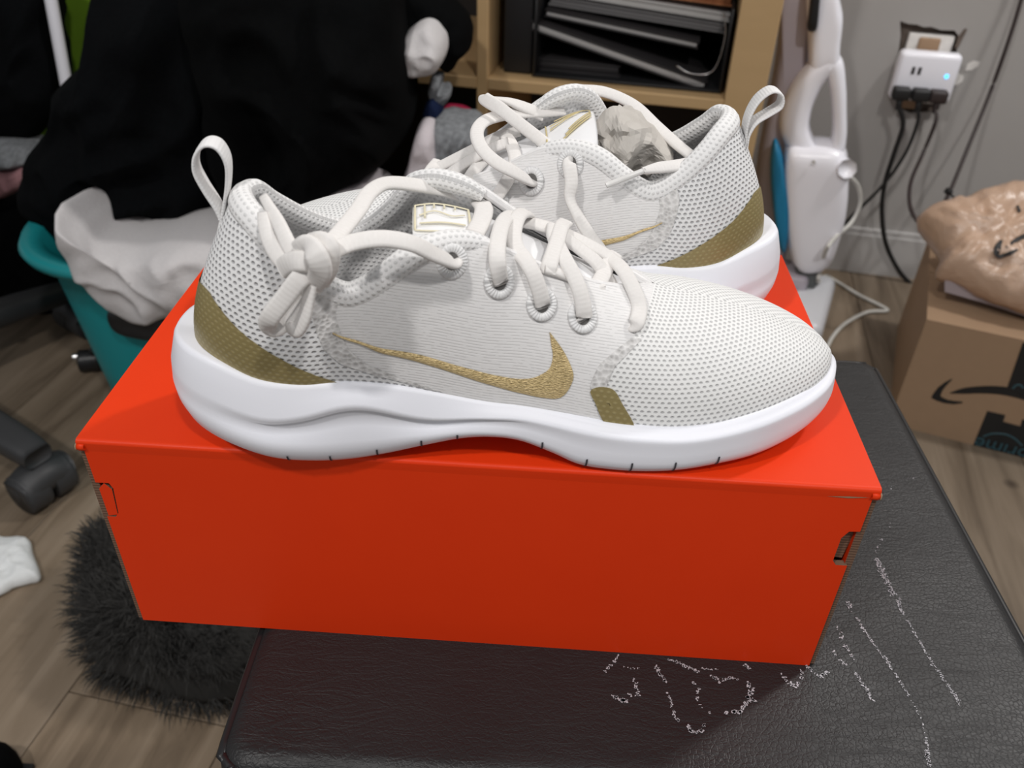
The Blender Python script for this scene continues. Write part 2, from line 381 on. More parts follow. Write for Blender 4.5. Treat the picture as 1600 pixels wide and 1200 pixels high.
f = bm.faces.new(bv); f.material_index = 1
me = bpy.data.meshes.new('wall_back'); bm.to_mesh(me); bm.free(); me.materials.append(M['wall']); me.materials.append(M['drywall_core'])
wall = bpy.data.objects.new('wall_back', me); COL.objects.link(wall); wall.location = OW; wall.rotation_euler = (0, 0, RZ)
tag(wall, 'grey painted back wall with torn plaster at the outlet', kind='structure')
def wall_piece(name, pts, th, mat, parent, v0=-.0005):
    """ragged flat piece on the wall"""
    P = [wall_uz(at_wall(x, y)) for x, y in pts]; n = len(P)
    V = [(u, v0, z) for u, z in P] + [(u, v0 - th, z) for u, z in P]
    F = [tuple(range(n, 2 * n)), tuple(range(n - 1, -1, -1))] + [(i, (i + 1) % n, n + (i + 1) % n, n + i) for i in range(n)]
    return obj(name, V, F, mat, parent, False)
c5 = lambda L: [(1150 + x / 3.529, y / 3.529) for x, y in L]
wall_piece('plaster_patch', c5([(1262, 390), (1275, 352), (1310, 335), (1345, 340), (1335, 365), (1300, 385)]), .0008, M['plaster'], wall)
wall_piece('plaster_patch', c5([(1190, 462), (1200, 420), (1225, 402), (1255, 420), (1250, 445), (1215, 472)]), .0008, M['plaster'], wall)
wall_piece('torn_flap', c5([(1205, 262), (1225, 200), (1262, 155), (1272, 160), (1250, 205), (1222, 262)]), .003, M['drywall_core'], wall)
# baseboard
o = MB().box((-2.6, -.014, 0), (1.4, 0, .078)).box((-2.6, -.010, .078), (1.4, 0, .088)).build('baseboard_back', M['trim'], loc=OW, rz=RZ)
tag(o, 'pale baseboard along the foot of the back wall', kind='structure')
# floor: base slab and separate planks
fl = MB().box((-3.2, -2.6, -.03), (2.2, .05, -.004)).build('floor', M['cover'], loc=OW, rz=RZ)
tag(fl, 'wood look plank floor', kind='structure')
PW, PL = .178, 1.22
p0 = at_z(107, 1080, 0) - OW; pu, pv = float(p0 @ EU), float(p0 @ EV)      # one known plank corner
def plank_mesh():
    bm = bmesh.new(); bmesh.ops.create_cube(bm, size=1)
    for v in bm.verts: v.co = Vector((v.co.x * (PW - .0012), v.co.y * (PL - .0012), v.co.z * .006 - .003))
    bmesh.ops.bevel(bm, geom=[e for e in bm.edges if e.verts[0].co.z > -.001 and e.verts[1].co.z > -.001], offset=.0009, segments=1, affect='EDGES')
    me = bpy.data.meshes.new('plank'); bm.to_mesh(me); bm.free(); me.materials.append(M['plank']); return me
pm = plank_mesh(); offs = [0, .45, .8, .25, .62, .1, .9, .37]
for i in range(-9, 14):
    for j in range(-2, 2):
        cu = pu + PW * (i + .5); o_ = 0 if i == 0 else offs[i % 8] * PL
        cv = pv - PL * .5 + j * PL + o_
        if cv - PL / 2 > .02 or cv + PL / 2 < -1.75 or cu < -2.1 or cu > 1.35: continue
        q = bpy.data.objects.new('plank', pm); COL.objects.link(q); q.parent = fl; q.location = (cu, cv, 0)

# ------------------------------------------------------------------ ottoman
OX0, OX1, OY0, OY1, OZ = -.110, .281, -.070, .277, .42
ot = empty('leather_ottoman', ((OX0 + OX1) / 2, (OY0 + OY1) / 2, 0), math.radians(1.2))
tag(ot, 'black leather ottoman with white scuffs under the orange shoe box', 'ottoman')
hx, hy_ = (OX1 - OX0) / 2, (OY1 - OY0) / 2
def soft_slab(name, hx, hy, z0, z1, r, mat, parent, nseg=10, plump=0.):
    """block with rounded edges and a fine flat top"""
    V = []; rows = []
    cor = .014
    def ring(ix):     # rounded rectangle inset by ix
        pts = []
        for k, (sx, sy) in enumerate(((1, 1), (-1, 1), (-1, -1), (1, -1))):
            rr = max(.001, cor - ix * .5)
            for a in np.linspace(0, math.pi / 2, 7):
                th = a + k * math.pi / 2
                pts.append((sx * (hx - ix - rr) + rr * math.cos(th), sy * (hy - ix - rr) + rr * math.sin(th)))
        return pts
    prof = [(0.004, z0)] + [(0., z0 + .006)] + [(r - r * math.cos(a), z1 - r + r * math.sin(a)) for a in np.linspace(0, math.pi / 2, nseg)]
    n = 28
    for ix, z in prof: V += [(x, y, z) for x, y in ring(ix)]
    F = quads(len(prof), n, wv=True, flip=True)
    F += [tuple((len(prof) - 1) * n + i for i in range(n)), tuple(range(n - 1, -1, -1))]
    return obj(name, V, F, mat, parent, True)
soft_slab('seat_cushion', hx, hy_, .355, OZ, .011, M['leather'], ot)
soft_slab('base', hx - .006, hy_ - .006, .05, .358, .006, M['leather'], ot)
rr = lambda ix, z: [(sx * (hx - ix), sy * (hy_ - ix), z) for sx, sy in ((1, 1), (-1, 1), (-1, -1), (1, -1))]
def rect_path(ix, z, c=.014):
    P = []
    for k, (sx, sy) in enumerate(((1, 1), (-1, 1), (-1, -1), (1, -1))):
        for a in np.linspace(0, math.pi / 2, 4):
            th = a + k * math.pi / 2; P.append((sx * (hx - ix - c) + c * math.cos(th), sy * (hy_ - ix - c) + c * math.sin(th), z))
        nx = ((-1, 1), (-1, -1), (1, -1), (1, 1))[k]
        a0 = np.array(P[-1]); a1 = np.array((nx[0] * (hx - ix), nx[1] * (hy_ - ix), z))
        for f in (.25, .5, .75): P.append(tuple(a0 + (a1 - a0) * f))
    return P
tube('piping', rect_path(.0018, OZ - .0055), .0024, M['piping'], ot, res=3, n=7, closed=True)
tube('piping', rect_path(.0, .358), .0026, M['piping'], ot, res=3, n=7, closed=True)
for sx in (-1, 1):
    for sy in (-1, 1):
        rbox('leg', (.035, .035, .055), .004, M['black_plastic'], ot, (sx * (hx - .035), sy * (hy_ - .035), .0275))
# white scuffs: flakes lying on the leather
b5 = lambda L: [(1200 + x / 2.5, 720 + y / 2.5) for x, y in L]; b7 = lambda L: [(850 + x / 4, 950 + y / 4) for x, y in L]
SC = [(b5([(425, 385), (455, 450), (490, 530)]), 90, 4.0, 1.3), (b5([(480, 505), (515, 535), (515, 590)]), 26, 1.2, 1.2), (b5([(500, 545), (540, 620), (600, 720), (640, 790)]), 55, 1.6, 1.),
      (b5([(640, 790), (700, 870), (750, 950)]), 60, 3.2, .8), (b5([(310, 550), (330, 590)]), 14, 3.5, 1.1), (b5([(345, 615), (410, 715)]), 34, 1.8, 1.), (b5([(410, 715), (470, 790), (520, 870)]), 40, 1.8, 1.),
      (b5([(520, 870), (565, 940), (600, 1010), (605, 1040)]), 22, 2., .9), (b5([(612, 1060), (622, 1120), (628, 1195)]), 22, 1.5, 1.), (b5([(615, 1130), (628, 1195)]), 16, 2.2, 1.3),
      (b5([(270, 650), (300, 720), (335, 780)]), 26, 2.2, 1.2), (b5([(245, 735), (305, 800)]), 12, 2.2, 1.1), (b5([(340, 825), (380, 890), (405, 930)]), 34, 2.2, 1.2),
      (b5([(75, 865), (110, 885), (130, 850), (130, 820)]), 16, 1.2, 1.4), (b5([(150, 800), (200, 845), (235, 825)]), 26, 1.4, 1.4), (b5([(450, 300), (415, 360)]), 7, 3, .9),
      (b7([(470, 295), (430, 350), (380, 395), (350, 408)]), 16, 1.5, 1.3), (b7([(490, 370), (590, 380)]), 9, 1.2, .8), (b7([(560, 440), (575, 500), (590, 550), (535, 545)]), 22, 1.8, 1.2),
      (b7([(430, 545), (470, 575), (520, 580)]), 26, 1.3, 1.5), (b7([(770, 320), (850, 350), (970, 400)]), 34, 1.6, 1.2), (b7([(700, 370), (720, 410), (760, 465)]), 22, 1.6, 1.5),
      (b7([(770, 530), (795, 590), (810, 660), (850, 725)]), 20, 1.2, 1.2), (b7([(900, 735), (915, 768), (950, 778), (1000, 762), (1000, 730)]), 28, 1.5, 1.4), (b7([(920, 440), (970, 500), (955, 580), (990, 625)]), 14, 1.8, 1.2),
      (b7([(1040, 420), (1100, 462), (1160, 435), (1215, 452)]), 28, 1.6, 1.3), (b7([(1270, 465), (1300, 510), (1270, 560), (1310, 575), (1250, 610), (1225, 650), (1130, 657)]), 56, 1.8, 1.5),
      (b7([(970, 378), (1095, 388)]), 12, 1.0, .9), (b7([(1220, 340), (1300, 385)]), 8, 1.8, 1.4), (b7([(1035, 645), (1035, 670)]), 4, 1., 1.), (b7([(1480, 420), (1560, 490)]), 8, 2., 1.4),
      (b5([(690, 60), (480, 80), (490, 205), (455, 300)]), 4, 3, .8)]
mb = MB()
RI = Matrix.Rotation(-math.radians(1.2), 3, 'Z')
for pts, n, jit, size in SC:
    Q = [at_z(x, y, OZ) for x, y in pts]; Q = np.array(Q)
    seg = np.r_[0, np.cumsum(np.linalg.norm(np.diff(Q, axis=0), axis=1))]
    for k in range(int(n * 1.25)):
        d = random.random() * seg[-1]; p = np.array([np.interp(d, seg, Q[:, i]) for i in range(3)])
        p[:2] += rng.normal(0, jit * .00022, 2)
        if 0 < p[1] < .21 and -.168 < p[0] < .168: continue
        a = random.random() * 6.28; L = random.uniform(.0004, .0014) * size * .55; wd = random.uniform(.0002, .0005) * size * .75
        loc = RI @ (Vector(p) - Vector(ot.location)); nn = 6
        V = [(loc.x + L * math.cos(t_) * math.cos(a) - wd * math.sin(t_) * math.sin(a) + random.uniform(-1, 1) * wd * .5, loc.y + L * math.cos(t_) * math.sin(a) + wd * math.sin(t_) * math.cos(a) + random.uniform(-1, 1) * wd * .5, OZ + .00025) for t_ in np.linspace(0, 6.28, nn, endpoint=False)]
        mb.add(V, [tuple(range(nn))])
o = mb.build('scuff_marks', M['scuff'], ot); tag(o, 'white scratched scuff marks in the leather', kind='stuff')

# ------------------------------------------------------------------ shoe box
BL, BW, BH = .335, .208, .11675; ZB = .42; T3 = .003
bx = empty('shoe_box', (0, BW / 2, ZB)); tag(bx, 'orange cardboard shoe box under the pair of white running shoes', 'box')
hb = BL / 2
def panel(name, outline, y0, y1, parent, edge_mat=1):
    """upright board from an x,z outline; its cut edges show brown flute"""
    n = len(outline); V = [(x, y0, z) for x, z in outline] + [(x, y1, z) for x, z in outline]
    F = [tuple(range(n)), tuple(range(2 * n - 1, n - 1, -1))] + [((i + 1) % n, i, n + i, n + (i + 1) % n) for i in range(n)]
    return obj(name, V, F, [M['orange'], M['kraft']], parent, False, mi=[0, 0] + [edge_mat] * n)
fy = -BW / 2
fx = hb - .0022
outl = [(-fx, 0), (fx, 0), (fx, BH - .0455), (fx - .0050, BH - .0455), (fx - .0068, BH - .043), (fx - .0068, BH - .029), (fx - .0045, BH - .0248), (fx, BH - .0245), (fx, BH - .0045),
        (fx - .004, BH - .0018), (-fx + .004, BH - .0018), (-fx, BH - .0045), (-fx, BH - .0240), (-fx + .0060, BH - .0240), (-fx + .0072, BH - .027), (-fx + .0058, BH - .042), (-fx + .0040, BH - .0445), (-fx, BH - .0445)]
panel('front_panel', outl, fy, fy + T3, bx)
o = panel('locking_tab', [(-fx + .0004, BH - .028), (-fx + .0035, BH - .0245), (-fx + .0062, BH - .028), (-fx + .0050, BH - .0435), (-fx + .0005, BH - .0445)], fy + .0004, fy + .0028, bx)
o = panel('locking_tab', [(fx - .0056, BH - .0440), (fx - .0018, BH - .0445), (fx - .0004, BH - .030), (fx - .0020, BH - .0262), (fx - .0052, BH - .030)], fy + .0035, fy + .006, bx)
o.data.materials[0] = M['kraft']
for s in (-1, 1):
    V = []; x0, x1 = sorted((s * (hb - .0030), s * (hb + .0004)))
    mb = MB(); mb.box((x0, fy + .0012, 0), (x1, -fy - .001, BH - .003)); mb.M = [1, 1, 1, 0, 1, 0]
    mb.build('side_panel', [M['orange'], M['kraft']], bx)
panel('back_panel', [(-fx, 0), (fx, 0), (fx, BH - .003), (-fx, BH - .003)], -fy - T3, -fy, bx)
MB().box((-fx, fy + T3, 0), (fx, -fy - T3, .003)).build('bottom_panel', M['orange'], bx)
# lid: top sheet with rolled front crease
prof = [(fy, BH - .006), (fy - .0002, BH - .0035)] + [(fy + .0016 - .0019 * math.cos(a), BH - .0019 + .0019 * math.sin(a)) for a in np.linspace(.1, math.pi / 2, 6)] + [(0, BH + .0003), (-fy, BH), (-fy, BH - .003), (fy + .004, BH - .003)]
n = len(prof); V = [(x, y, z) for x in (-hb - .0003, hb + .0003) for y, z in prof]
F = [(i, (i + 1) % n, n + (i + 1) % n, n + i) for i in range(n)] + [tuple(range(n - 1, -1, -1)), tuple(range(n, 2 * n))]
obj('lid', V, F, [M['orange'], M['kraft']], bx, False, mi=[0] * n + [1, 1])
for s in (-1, 1):    # rolled cardboard corners of the lid flap
    x = s * (hb - .0015)
    P = [(x, fy - .0002 + .0013 * math.cos(a) * (1 - a / 14), BH - .0038 + .0017 * math.sin(a) * (1 - a / 14)) for a in np.linspace(1.2, 7.4, 14)]
    Vv, Ff, uv = sweep(P, .0005, .0036, up=(1, 0, 0), n=6, res=2)
    obj('rolled_corner', Vv, Ff, M['orange'] if s < 0 else M['orange'], bx, True)
    V2 = [(p[0] - s * .0 + s * .0019, p[1], p[2]) for p in P]
    Vv, Ff, uv = sweep(V2, .0009, .0006, up=(1, 0, 0), n=6, res=2); obj('torn_edge', Vv, Ff, M['carton'], bx, True)
mb = MB(); mb.add([(hb - .0035, fy - .0003, BH - .0045), (hb - .012, fy - .0003, BH - .0055), (hb - .021, fy - .0003, BH - .0052), (hb - .012, fy - .0003, BH - .0046)], [(0, 3, 2, 1)])
mb.build('torn_edge', M['carton'], bx)

# ------------------------------------------------------------------ running shoes
COLS = np.array([
    [.0135, .000, .0470, .0370, .0000, .1050, .35, .35, .30, .0010], [.0160, .012, .0475, .0400, .0120, .1050, .35, .35, .30, .0020],
    [.0240, .022, .0465, .0460, .0205, .1020, .35, .33, .30, .0030], [.0380, .029, .0410, .0545, .0270, .0940, .35, .33, .30, .0035],
    [.0560, .032, .0385, .0660, .0310, .0840, .36, .35, .30, .0035], [.0720, .0325, .0395, .0780, .0325, .0775, .36, .35, .30, .0030],
    [.0860, .0325, .0380, .0900, .0320, .0830, .36, .40, .30, .0025], [.0980, .0325, .0355, .1010, .0300, .0905, .36, .45, .30, .0020],
    [.1080, .033, .0335, .1100, .0265, .0940, .37, .50, .28, .0020], [.1180, .0335, .0310, .1190, .0230, .0945, .38, .55, .26, .0020],
    [.1290, .0345, .0288, .1300, .0205, .0920, .40, .55, .24, .0020], [.1430, .0365, .0278, .1450, .0180, .0840, .42, .55, .22, .0020],
    [.1580, .039, .0257, .1600, .0160, .0770, .44, .55, .20, .0020], [.1720, .0415, .0235, .1745, .0135, .0710, .46, .55, .18, .0018],
    [.1850, .0435, .0220, .1870, .0095, .0670, .48, .55, .15, .0015], [.1960, .045, .0216, .1945, .0045, .0645, .50, .55, .12, .0012],
    [.2070, .0455, .0214, .2010, .0000, .0622, .52, .56, .08, .0010], [.2220, .045, .0225, .2130, .0000, .0588, .55, .57, .04, .0010],
    [.2380, .042, .0247, .2280, .0000, .0546, .55, .57, .02, .0010], [.2520, .0365, .0260, .2440, .0000, .0497, .56, .57, .01, .0010],
    [.2650, .029, .0262, .2580, .0000, .0443, .58, .57, .00, .0008], [.2760, .019, .0255, .2700, .0000, .0388, .60, .57, .00, .0005],
    [.2830, .009, .0250, .2800, .0000, .0325, .60, .57, .00, .0002], [.2860, .000, .0248, .2860, .0000, .0268, .60, .57, .00, .0000]])
COLM = COLS.copy()
COLM[1, 3:6] = (.0410, .0085, .1040); COLM[2, 3:6] = (.0470, .0145, .0965); COLM[3, 3:6] = (.0560, .0215, .0870)
COLM[4, 3:6] = (.0670, .0270, .0795); COLM[5, 3:6] = (.0780, .0300, .0760); COLM[6, 3:6] = (.0900, .0300, .0815)
COLM0 = COLM.copy()
def crom_sym(A, u, yc):
    """spline whose two ends mirror into the other half of the shoe"""
    g0 = A[1].copy(); g1 = A[-2].copy()
    for k in yc: g0[k] *= -1; g1[k] *= -1
    E_ = np.vstack([g0, A, g1]); n = len(A) - 1
    return crom(E_, (1 + np.clip(u, 0, 1) * n) / (n + 2))
def S(s, t, side=-1, off=0.):
    """point on the upper: s heel to toe, t from sole to top edge, side -1 outer and +1 inner"""
    s, t = np.broadcast_arrays(np.asarray(s, float), np.asarray(t, float)); K = COLS if side < 0 else COLM
    c = crom_sym(K, s, (1, 4)); e = 1e-3
    d = crom_sym(K[:, :2], np.minimum(s + e, 1), (1,)) - crom_sym(K[:, :2], np.maximum(s - e, 0), (1,))
    n = np.stack([-d[..., 1], d[..., 0]], -1); n /= np.maximum(np.linalg.norm(n, axis=-1, keepdims=True), 1e-9)
    B = c[..., 0:3]; T = c[..., 3:6]; a1, a2, a3, o = [c[..., k:k + 1] for k in (6, 7, 8, 9)]
    H = (T - B)[..., 2:3]; n3 = np.concatenate([n, 0 * n[..., :1]], -1); z = np.array([0, 0, 1.]); dxy = (B - T) * np.array([1, 1, 0.])
    C1 = B + a1 * H * z - dxy * .12 + n3 * o; C2 = T + a2 * dxy - a3 * H * z + n3 * o; tt = t[..., None]
    P = (1 - tt) ** 3 * B + 3 * (1 - tt) ** 2 * tt * C1 + 3 * (1 - tt) * tt * tt * C2 + tt ** 3 * T
    P = P.copy(); P[..., 1] *= side
    if np.any(np.asarray(off) != 0):
        e = 2e-3
        ds = S(np.minimum(s + e, 1), t, side) - S(np.maximum(s - e, 0), t, side); dt = S(s, np.minimum(t + e, 1), side) - S(s, np.maximum(t - e, 0), side)
        N = np.cross(ds, dt) * (-side); N /= np.maximum(np.linalg.norm(N, axis=-1, keepdims=True), 1e-12)
        # the cross product points inwards on one side
        P = P + N * -1 * (np.asarray(off)[..., None] if np.ndim(off) else off) * OUT
    return P
OUT = 1.
_a = S(.3, .5, -1); _b = S(.3, .5, -1, .01)
if _b[1] > _a[1]: OUT = -1.
_q = S(np.linspace(0, 1, 400), .3); _A = np.r_[0, np.cumsum(np.linalg.norm(np.diff(_q, axis=0), axis=1))]
def SUV(s, t, side):
    s, t = np.broadcast_arrays(s, t); v = 0; p = S(s, 0 * t, side)
    for k in range(1, 11): q = S(s, t * k / 10, side); v = v + np.linalg.norm(q - p, axis=-1); p = q
    return np.stack([np.interp(s, np.linspace(0, 1, 400), _A) * -side, v], -1)
TI = lambda xs, ys: (lambda t: np.interp(t, xs, ys))
def smooth_i(xs, ys, r=60):
    g = np.linspace(min(xs), max(xs), 400); y = np.interp(g, xs, ys); k = np.hanning(r); k /= k.sum()
    y2 = np.convolve(np.pad(y, r, mode='reflect', reflect_type='odd'), k, 'same')[r:-r]; return lambda t: np.interp(t, g, y2)
sH = smooth_i([0, .03, .07, .22, .4, .57, .8, 1], [.375, .345, .285, .239, .218, .2075, .196, .199])
sT = smooth_i([0, .12, .25, .395, .52, .64, .865, 1], [.5775, .560, .5575, .567, .59, .62, .66, .6957], 40)
gT = TI([0, .05, .0688, .0912, .11, .135, .1588, .1837, .2175], [.36, .43, .44, .40, .365, .32, .25, .16, 0.])
SOLE = np.array([[0, 0, .047, .016], [.0035, .0135, .048, .0135], [.011, .0235, .0475, .009], [.024, .0315, .045, .005], [.040, .0365, .040, .0015], [.056, .038, .0385, 0], [.072, .0385, .0395, .0005],
    [.088, .0385, .038, .003], [.104, .0385, .0345, .007], [.118, .039, .031, .011], [.130, .040, .0288, .0125], [.142, .0415, .028, .0112], [.155, .044, .0262, .006], [.166, .0465, .0245, .001], [.178, .049, .0228, 0],
    [.192, .051, .0218, 0], [.207, .052, .0214, .001], [.222, .051, .0225, .0025], [.238, .048, .0247, .0035], [.252, .0425, .026, .0045], [.265, .035, .0265, .006], [.277, .0245, .026, .008], [.285, .013, .0255, .0095], [.2895, 0, .025, .010]])
def sole_profile(u):
    """rows of points from the lip down to the tread, for outline positions u (0 heel .. 1 toe)"""
    c = crom_sym(SOLE, u, (1,)); d = crom_sym(SOLE, np.minimum(u + 1e-3, 1), (1,)) - crom_sym(SOLE, np.maximum(u - 1e-3, 0), (1,))
    d[u <= 0, 1] = abs(d[u <= 0, 1]); n = np.stack([-d[:, 1], d[:, 0]], 1); n /= np.linalg.norm(n, axis=1, keepdims=True)
    n[u <= 0] = (-1, 0); n[u >= 1] = (1, 0)
    x = c[:, 0]; zt = c[:, 2]; zb = c[:, 3]; h = zt - zb
    fc = smooth_i([-.06, 0, .045, .078, .108, .135, .17, .36], [.58, .58, .60, .82, .57, .76, .82, .82], 34)(x); pr_ = np.interp(x, [0, .02, .05, .11, .145, .19, .29], [.0, .15, .95, .85, .3, .1, .05])
    rows = []
    def row(ins, z): rows.append(np.stack([x - n[:, 0] * ins, c[:, 1] - n[:, 1] * ins, z], 1))
    row(.0160 + 0 * x, zt - .0015); row(.0066 + 0 * x, zt + .0007); row(.0052 + 0 * x, zt + .0004); row(.0042 + 0 * x, zt - .04 * h)
    row(.0026 + pr_ * .0004, zb + h * (fc + (1 - fc) * .5)); row(.0011 - pr_ * .0003, zb + h * (fc + .05)); row(.0008 - pr_ * .0004, zb + h * (fc - .01)); row(.0005 + pr_ * .0027, zb + h * (fc - .08))
    row(.0001 + pr_ * .0021, zb + h * (fc * .66)); row(.0 + 0 * x, zb + h * .36); row(.0003 + 0 * x, zb + h * .24); row(.0018 + 0 * x, zb + h * .11); row(.0045 + 0 * x, zb + h * .03); row(.0095 + 0 * x, zb)
    rows.append(np.stack([np.clip(x, .03, .262), 0 * x, zb + .001], 1))
    return np.array(rows)          # (row, u, 3)
EYE = [(.3788, .87), (.4475, .77), (.495, .71), (.5425, .70), (.6138, .695)]
SWO = [(.505, .54), (.5112, .505), (.5212, .44), (.53, .36), (.535, .285), (.5325, .215), (.5262, .145), (.5175, .105), (.50, .09), (.4738, .095), (.4413, .12), (.395, .155), (.33, .215), (.2712, .315), (.2388, .46), (.2063, .60)]
SWI = [(.505, .54), (.5075, .46), (.51, .385), (.5075, .305), (.50, .255), (.4863, .205), (.4612, .185), (.41, .205), (.3463, .255), (.2712, .365), (.23, .53), (.2063, .607)]
TONGUE = np.array([(.200, .0575), (.188, .0625), (.172, .0700), (.155, .0780), (.138, .0860), (.124, .0915), (.112, .0945), (.102, .0945)])
def build_shoe(name, loc, rz, mir, label, tongue):
    global COLM
    COLM = COLM0.copy(); COLM[6:14, 5] += tongue.get('med', 0) * np.array([.3, .7, 1, 1, .8, .5, .25, .1])
    root = empty(name, loc, rz); tag(root, label, 'shoe', 'pair of white running shoes')
    X = lambda V: np.asarray(V, float).reshape(-1, 3) * np.array([mir, 1, 1])
    FL = lambda F: F if mir > 0 else [tuple(reversed(f)) for f in F]
    def put(nm, V, F, mat, uv=None, parent=None, weld=0): return obj(nm, X(V), FL(F), mat, parent or root, True, uv, weld=weld)
    # midsole
    u = np.linspace(0, 1, 121); R_ = sole_profile(u)                       # (15,121,3)
    Rm = R_[:, ::-1][:, 1:-1].copy(); Rl = R_.copy(); Rl[..., 1] *= -1
    loop = np.concatenate([Rl, Rm], 1); nr, nu = loop.shape[:2]
    ms = put('midsole', loop.transpose(1, 0, 2), quads(nu, nr, wu=True, flip=True), M['midsole'], weld=1e-6)
    sx = [(.0485, .0042), (.0655, .0045), (.0845, .005), (.1025, .005), (.117, .004), (.151, .005), (.169, .0055), (.187, .0058), (.2045, .0058), (.2225, .0055)]
    for x, hh in sx:
        uu = np.interp(x, SOLE[:, 0], np.linspace(0, 1, len(SOLE)))
        pr2 = sole_profile(np.array([uu, min(1, uu + .0016)]))
        a = pr2[:, 0]; b = pr2[:, 1]; zb = a[-2, 2]
        V = []; k = 0
        for z in np.linspace(zb + .0004, zb + hh * 1.45, 6):
            col = a[9:14][::-1]; y = np.interp(z, col[:, 2], col[:, 1]) + .0005
            V += [(x - .00038, -y, z), (x + .00038, -y, z)]
        put('sipe', V, [(2 * i, 2 * i + 1, 2 * i + 3, 2 * i + 2) for i in range(5)], M['sipe'], parent=ms)
    # upper panels, outer and inner side
    def patch(f0, f1, t0, t1, ns, nt, side, off=0.):
        tt = np.linspace(0, 1, nt)[None]; uu = np.linspace(0, 1, ns)[:, None]; tt = t0 + (t1 - t0) * tt + 0 * uu
        ss = f0(tt) + (f1(tt) - f0(tt)) * uu
        return S(ss, tt, side, off), SUV(ss, tt, side)
    def two(nm, f0, f1, ns, nt, mat, t0=0, t1=1, off=0., sides=(-1, 1), parent=None):
        mb = MB()
        for sd in sides:
            P, uv = patch(f0, f1, t0, t1, ns, nt, sd, off)
            mb.add(P.reshape(-1, 3), quads(ns, nt, flip=sd > 0), 0, uv.reshape(-1, 2))
        return put(nm, mb.V, mb.F, mat, mb.UV, parent, weld=2e-6)
    zero = lambda t: 0 * t; one = lambda t: 0 * t + 1
    hp = two('heel_panel', zero, sH, 40, 40, M['heel_mesh'])
    qp = two('quarter_panel', sH, sT, 90, 44, M['knit'])
    vp = two('toe_panel', sT, one, 80, 44, M['toe_mesh'])
    for sd_ in (-1, 1):
        two('seam_band', lambda t: sH(t) - .018 + .0 * t, lambda t: sH(t) + .010, 8, 40, M['band'], 0.02, .97, .00035, parent=hp, sides=(sd_,))
        two('seam_band', lambda t: sT(t) - .002, lambda t: sT(t) + .018, 8, 30, M['band'], .22, .60, .00035, parent=vp, sides=(sd_,))
    # gold heel patch
    mb = MB(); ns, nt = 44, 22
    for sd in (-1, 1):
        ss = np.linspace(0, .2175, ns)[:, None] + 0 * np.zeros((1, nt)); tt = gT(ss) * np.linspace(0, 1, nt)[None]
        mb.add(S(ss, tt, sd, .0006).reshape(-1, 3), quads(ns, nt, flip=sd > 0), 0, SUV(ss, tt, sd).reshape(-1, 2))
    tag(put('heel_patch', mb.V, mb.F, M['gold'], mb.UV, hp, weld=2e-6), 'olive gold heel overlay')
    # bronze tab near the toe
    A_ = closed_spline([(.5563, .195), (.5600, .228), (.5690, .247), (.5800, .248), (.5885, .225), (.5985, .150), (.6188, .0), (.598, .0), (.5775, .0), (.5637, .125)], 40); c = A_.mean(0)
    rr_ = np.linspace(0.02, 1, 8)[:, None, None]; G = c + (A_ - c)[None] * rr_; G[..., 1] = np.maximum(G[..., 1], 0)
    tag(put('toe_tab', S(G[..., 0], G[..., 1], -1, .0007), quads(8, 40, wv=True) + [tuple(range(39, -1, -1))], M['gold'], SUV(G[..., 0], G[..., 1], -1).reshape(-1, 2), vp), 'bronze tab at the toe seam')
    # stitched logo stripe
    def resamp(L, n):
        L = np.array(L); w_ = L * np.array([.29, .06]); d = np.r_[0, np.cumsum(np.linalg.norm(np.diff(w_, axis=0), axis=1))]; d /= d[-1]
        return crom(L, np.interp(np.linspace(0, 1, n), d, np.linspace(0, 1, len(L))))
    a_, b_ = resamp(SWO, 90), resamp(SWI, 90); f = np.linspace(0, 1, 9)[None, :, None]; G = a_[:, None] * (1 - f) + b_[:, None] * f
    bul = .0004 + .0006 * (1 - (2 * f[..., 0] - 1) ** 2) + 0 * G[..., 0]
    tag(put('logo_stripe', S(G[..., 0], G[..., 1], -1, bul), quads(90, 9, flip=True), M['thread'], SUV(G[..., 0], G[..., 1], -1).reshape(-1, 2), qp), 'gold embroidered swoosh')
    # lining, eyestay edge, collar
    mb = MB()
    for sd in (-1, 1):
        s_ = np.linspace(0, .690, 80)[:, None]; t_ = np.linspace(0.05, .985, 24)[None]
        P = S(s_ + 0 * t_, t_ + 0 * s_, sd, -.0042); uv = SUV(s_ + 0 * t_, t_ + 0 * s_, sd)
        P[..., 1] = np.where(P[..., 1] * sd < 0, 0, P[..., 1])
        mb.add(P.reshape(-1, 3), quads(80, 24, flip=sd < 0), 0, uv.reshape(-1, 2))
    put('lining', mb.V, mb.F, M['lining'], mb.UV, weld=2e-6)
    for sd in (-1, 1):
        s_ = np.linspace(.40, .690, 16); P = S(s_, .995, sd, -.0018); N = S(s_, .99, sd, .01) - S(s_, .99, sd)
        V, F, uv = sweep(P, .0036, .0042, up=N, n=10, res=3); put('eyestay_edge', V, F, M['knit'], uv)
    sg = np.linspace(-.44, .44, 45); P = []; N = []
    for q in sg:
        sd = -1 if q < 0 else 1
        P.append(S(abs(q), .985, sd, -.0032)); N.append(S(abs(q), .985, sd, .0) - S(abs(q), .985, sd, -.01))
    wid = np.interp(abs(sg), [0, .1, .3, .41, .44], [.0105, .0105, .0100, .0095, .006]); hei = np.interp(abs(sg), [0, .1, .3, .41, .44], [.0078, .008, .0085, .0085, .005])
    V, F, uv = sweep(P, wid, hei, up=np.array(N), n=16, res=4, power=2.1); put('collar', V, F, M['collar'], uv)
    # insole
    uu = np.linspace(0, 1, 41); c = crom_sym(COLS[:, :3], uu, (1,)); V = [(x, sgn * max(0, y - .003), z - .006 + .004) for sgn in (-1, 1) for x, y, z in c]
    put('insole', V, quads(2, 41), M['insole'])
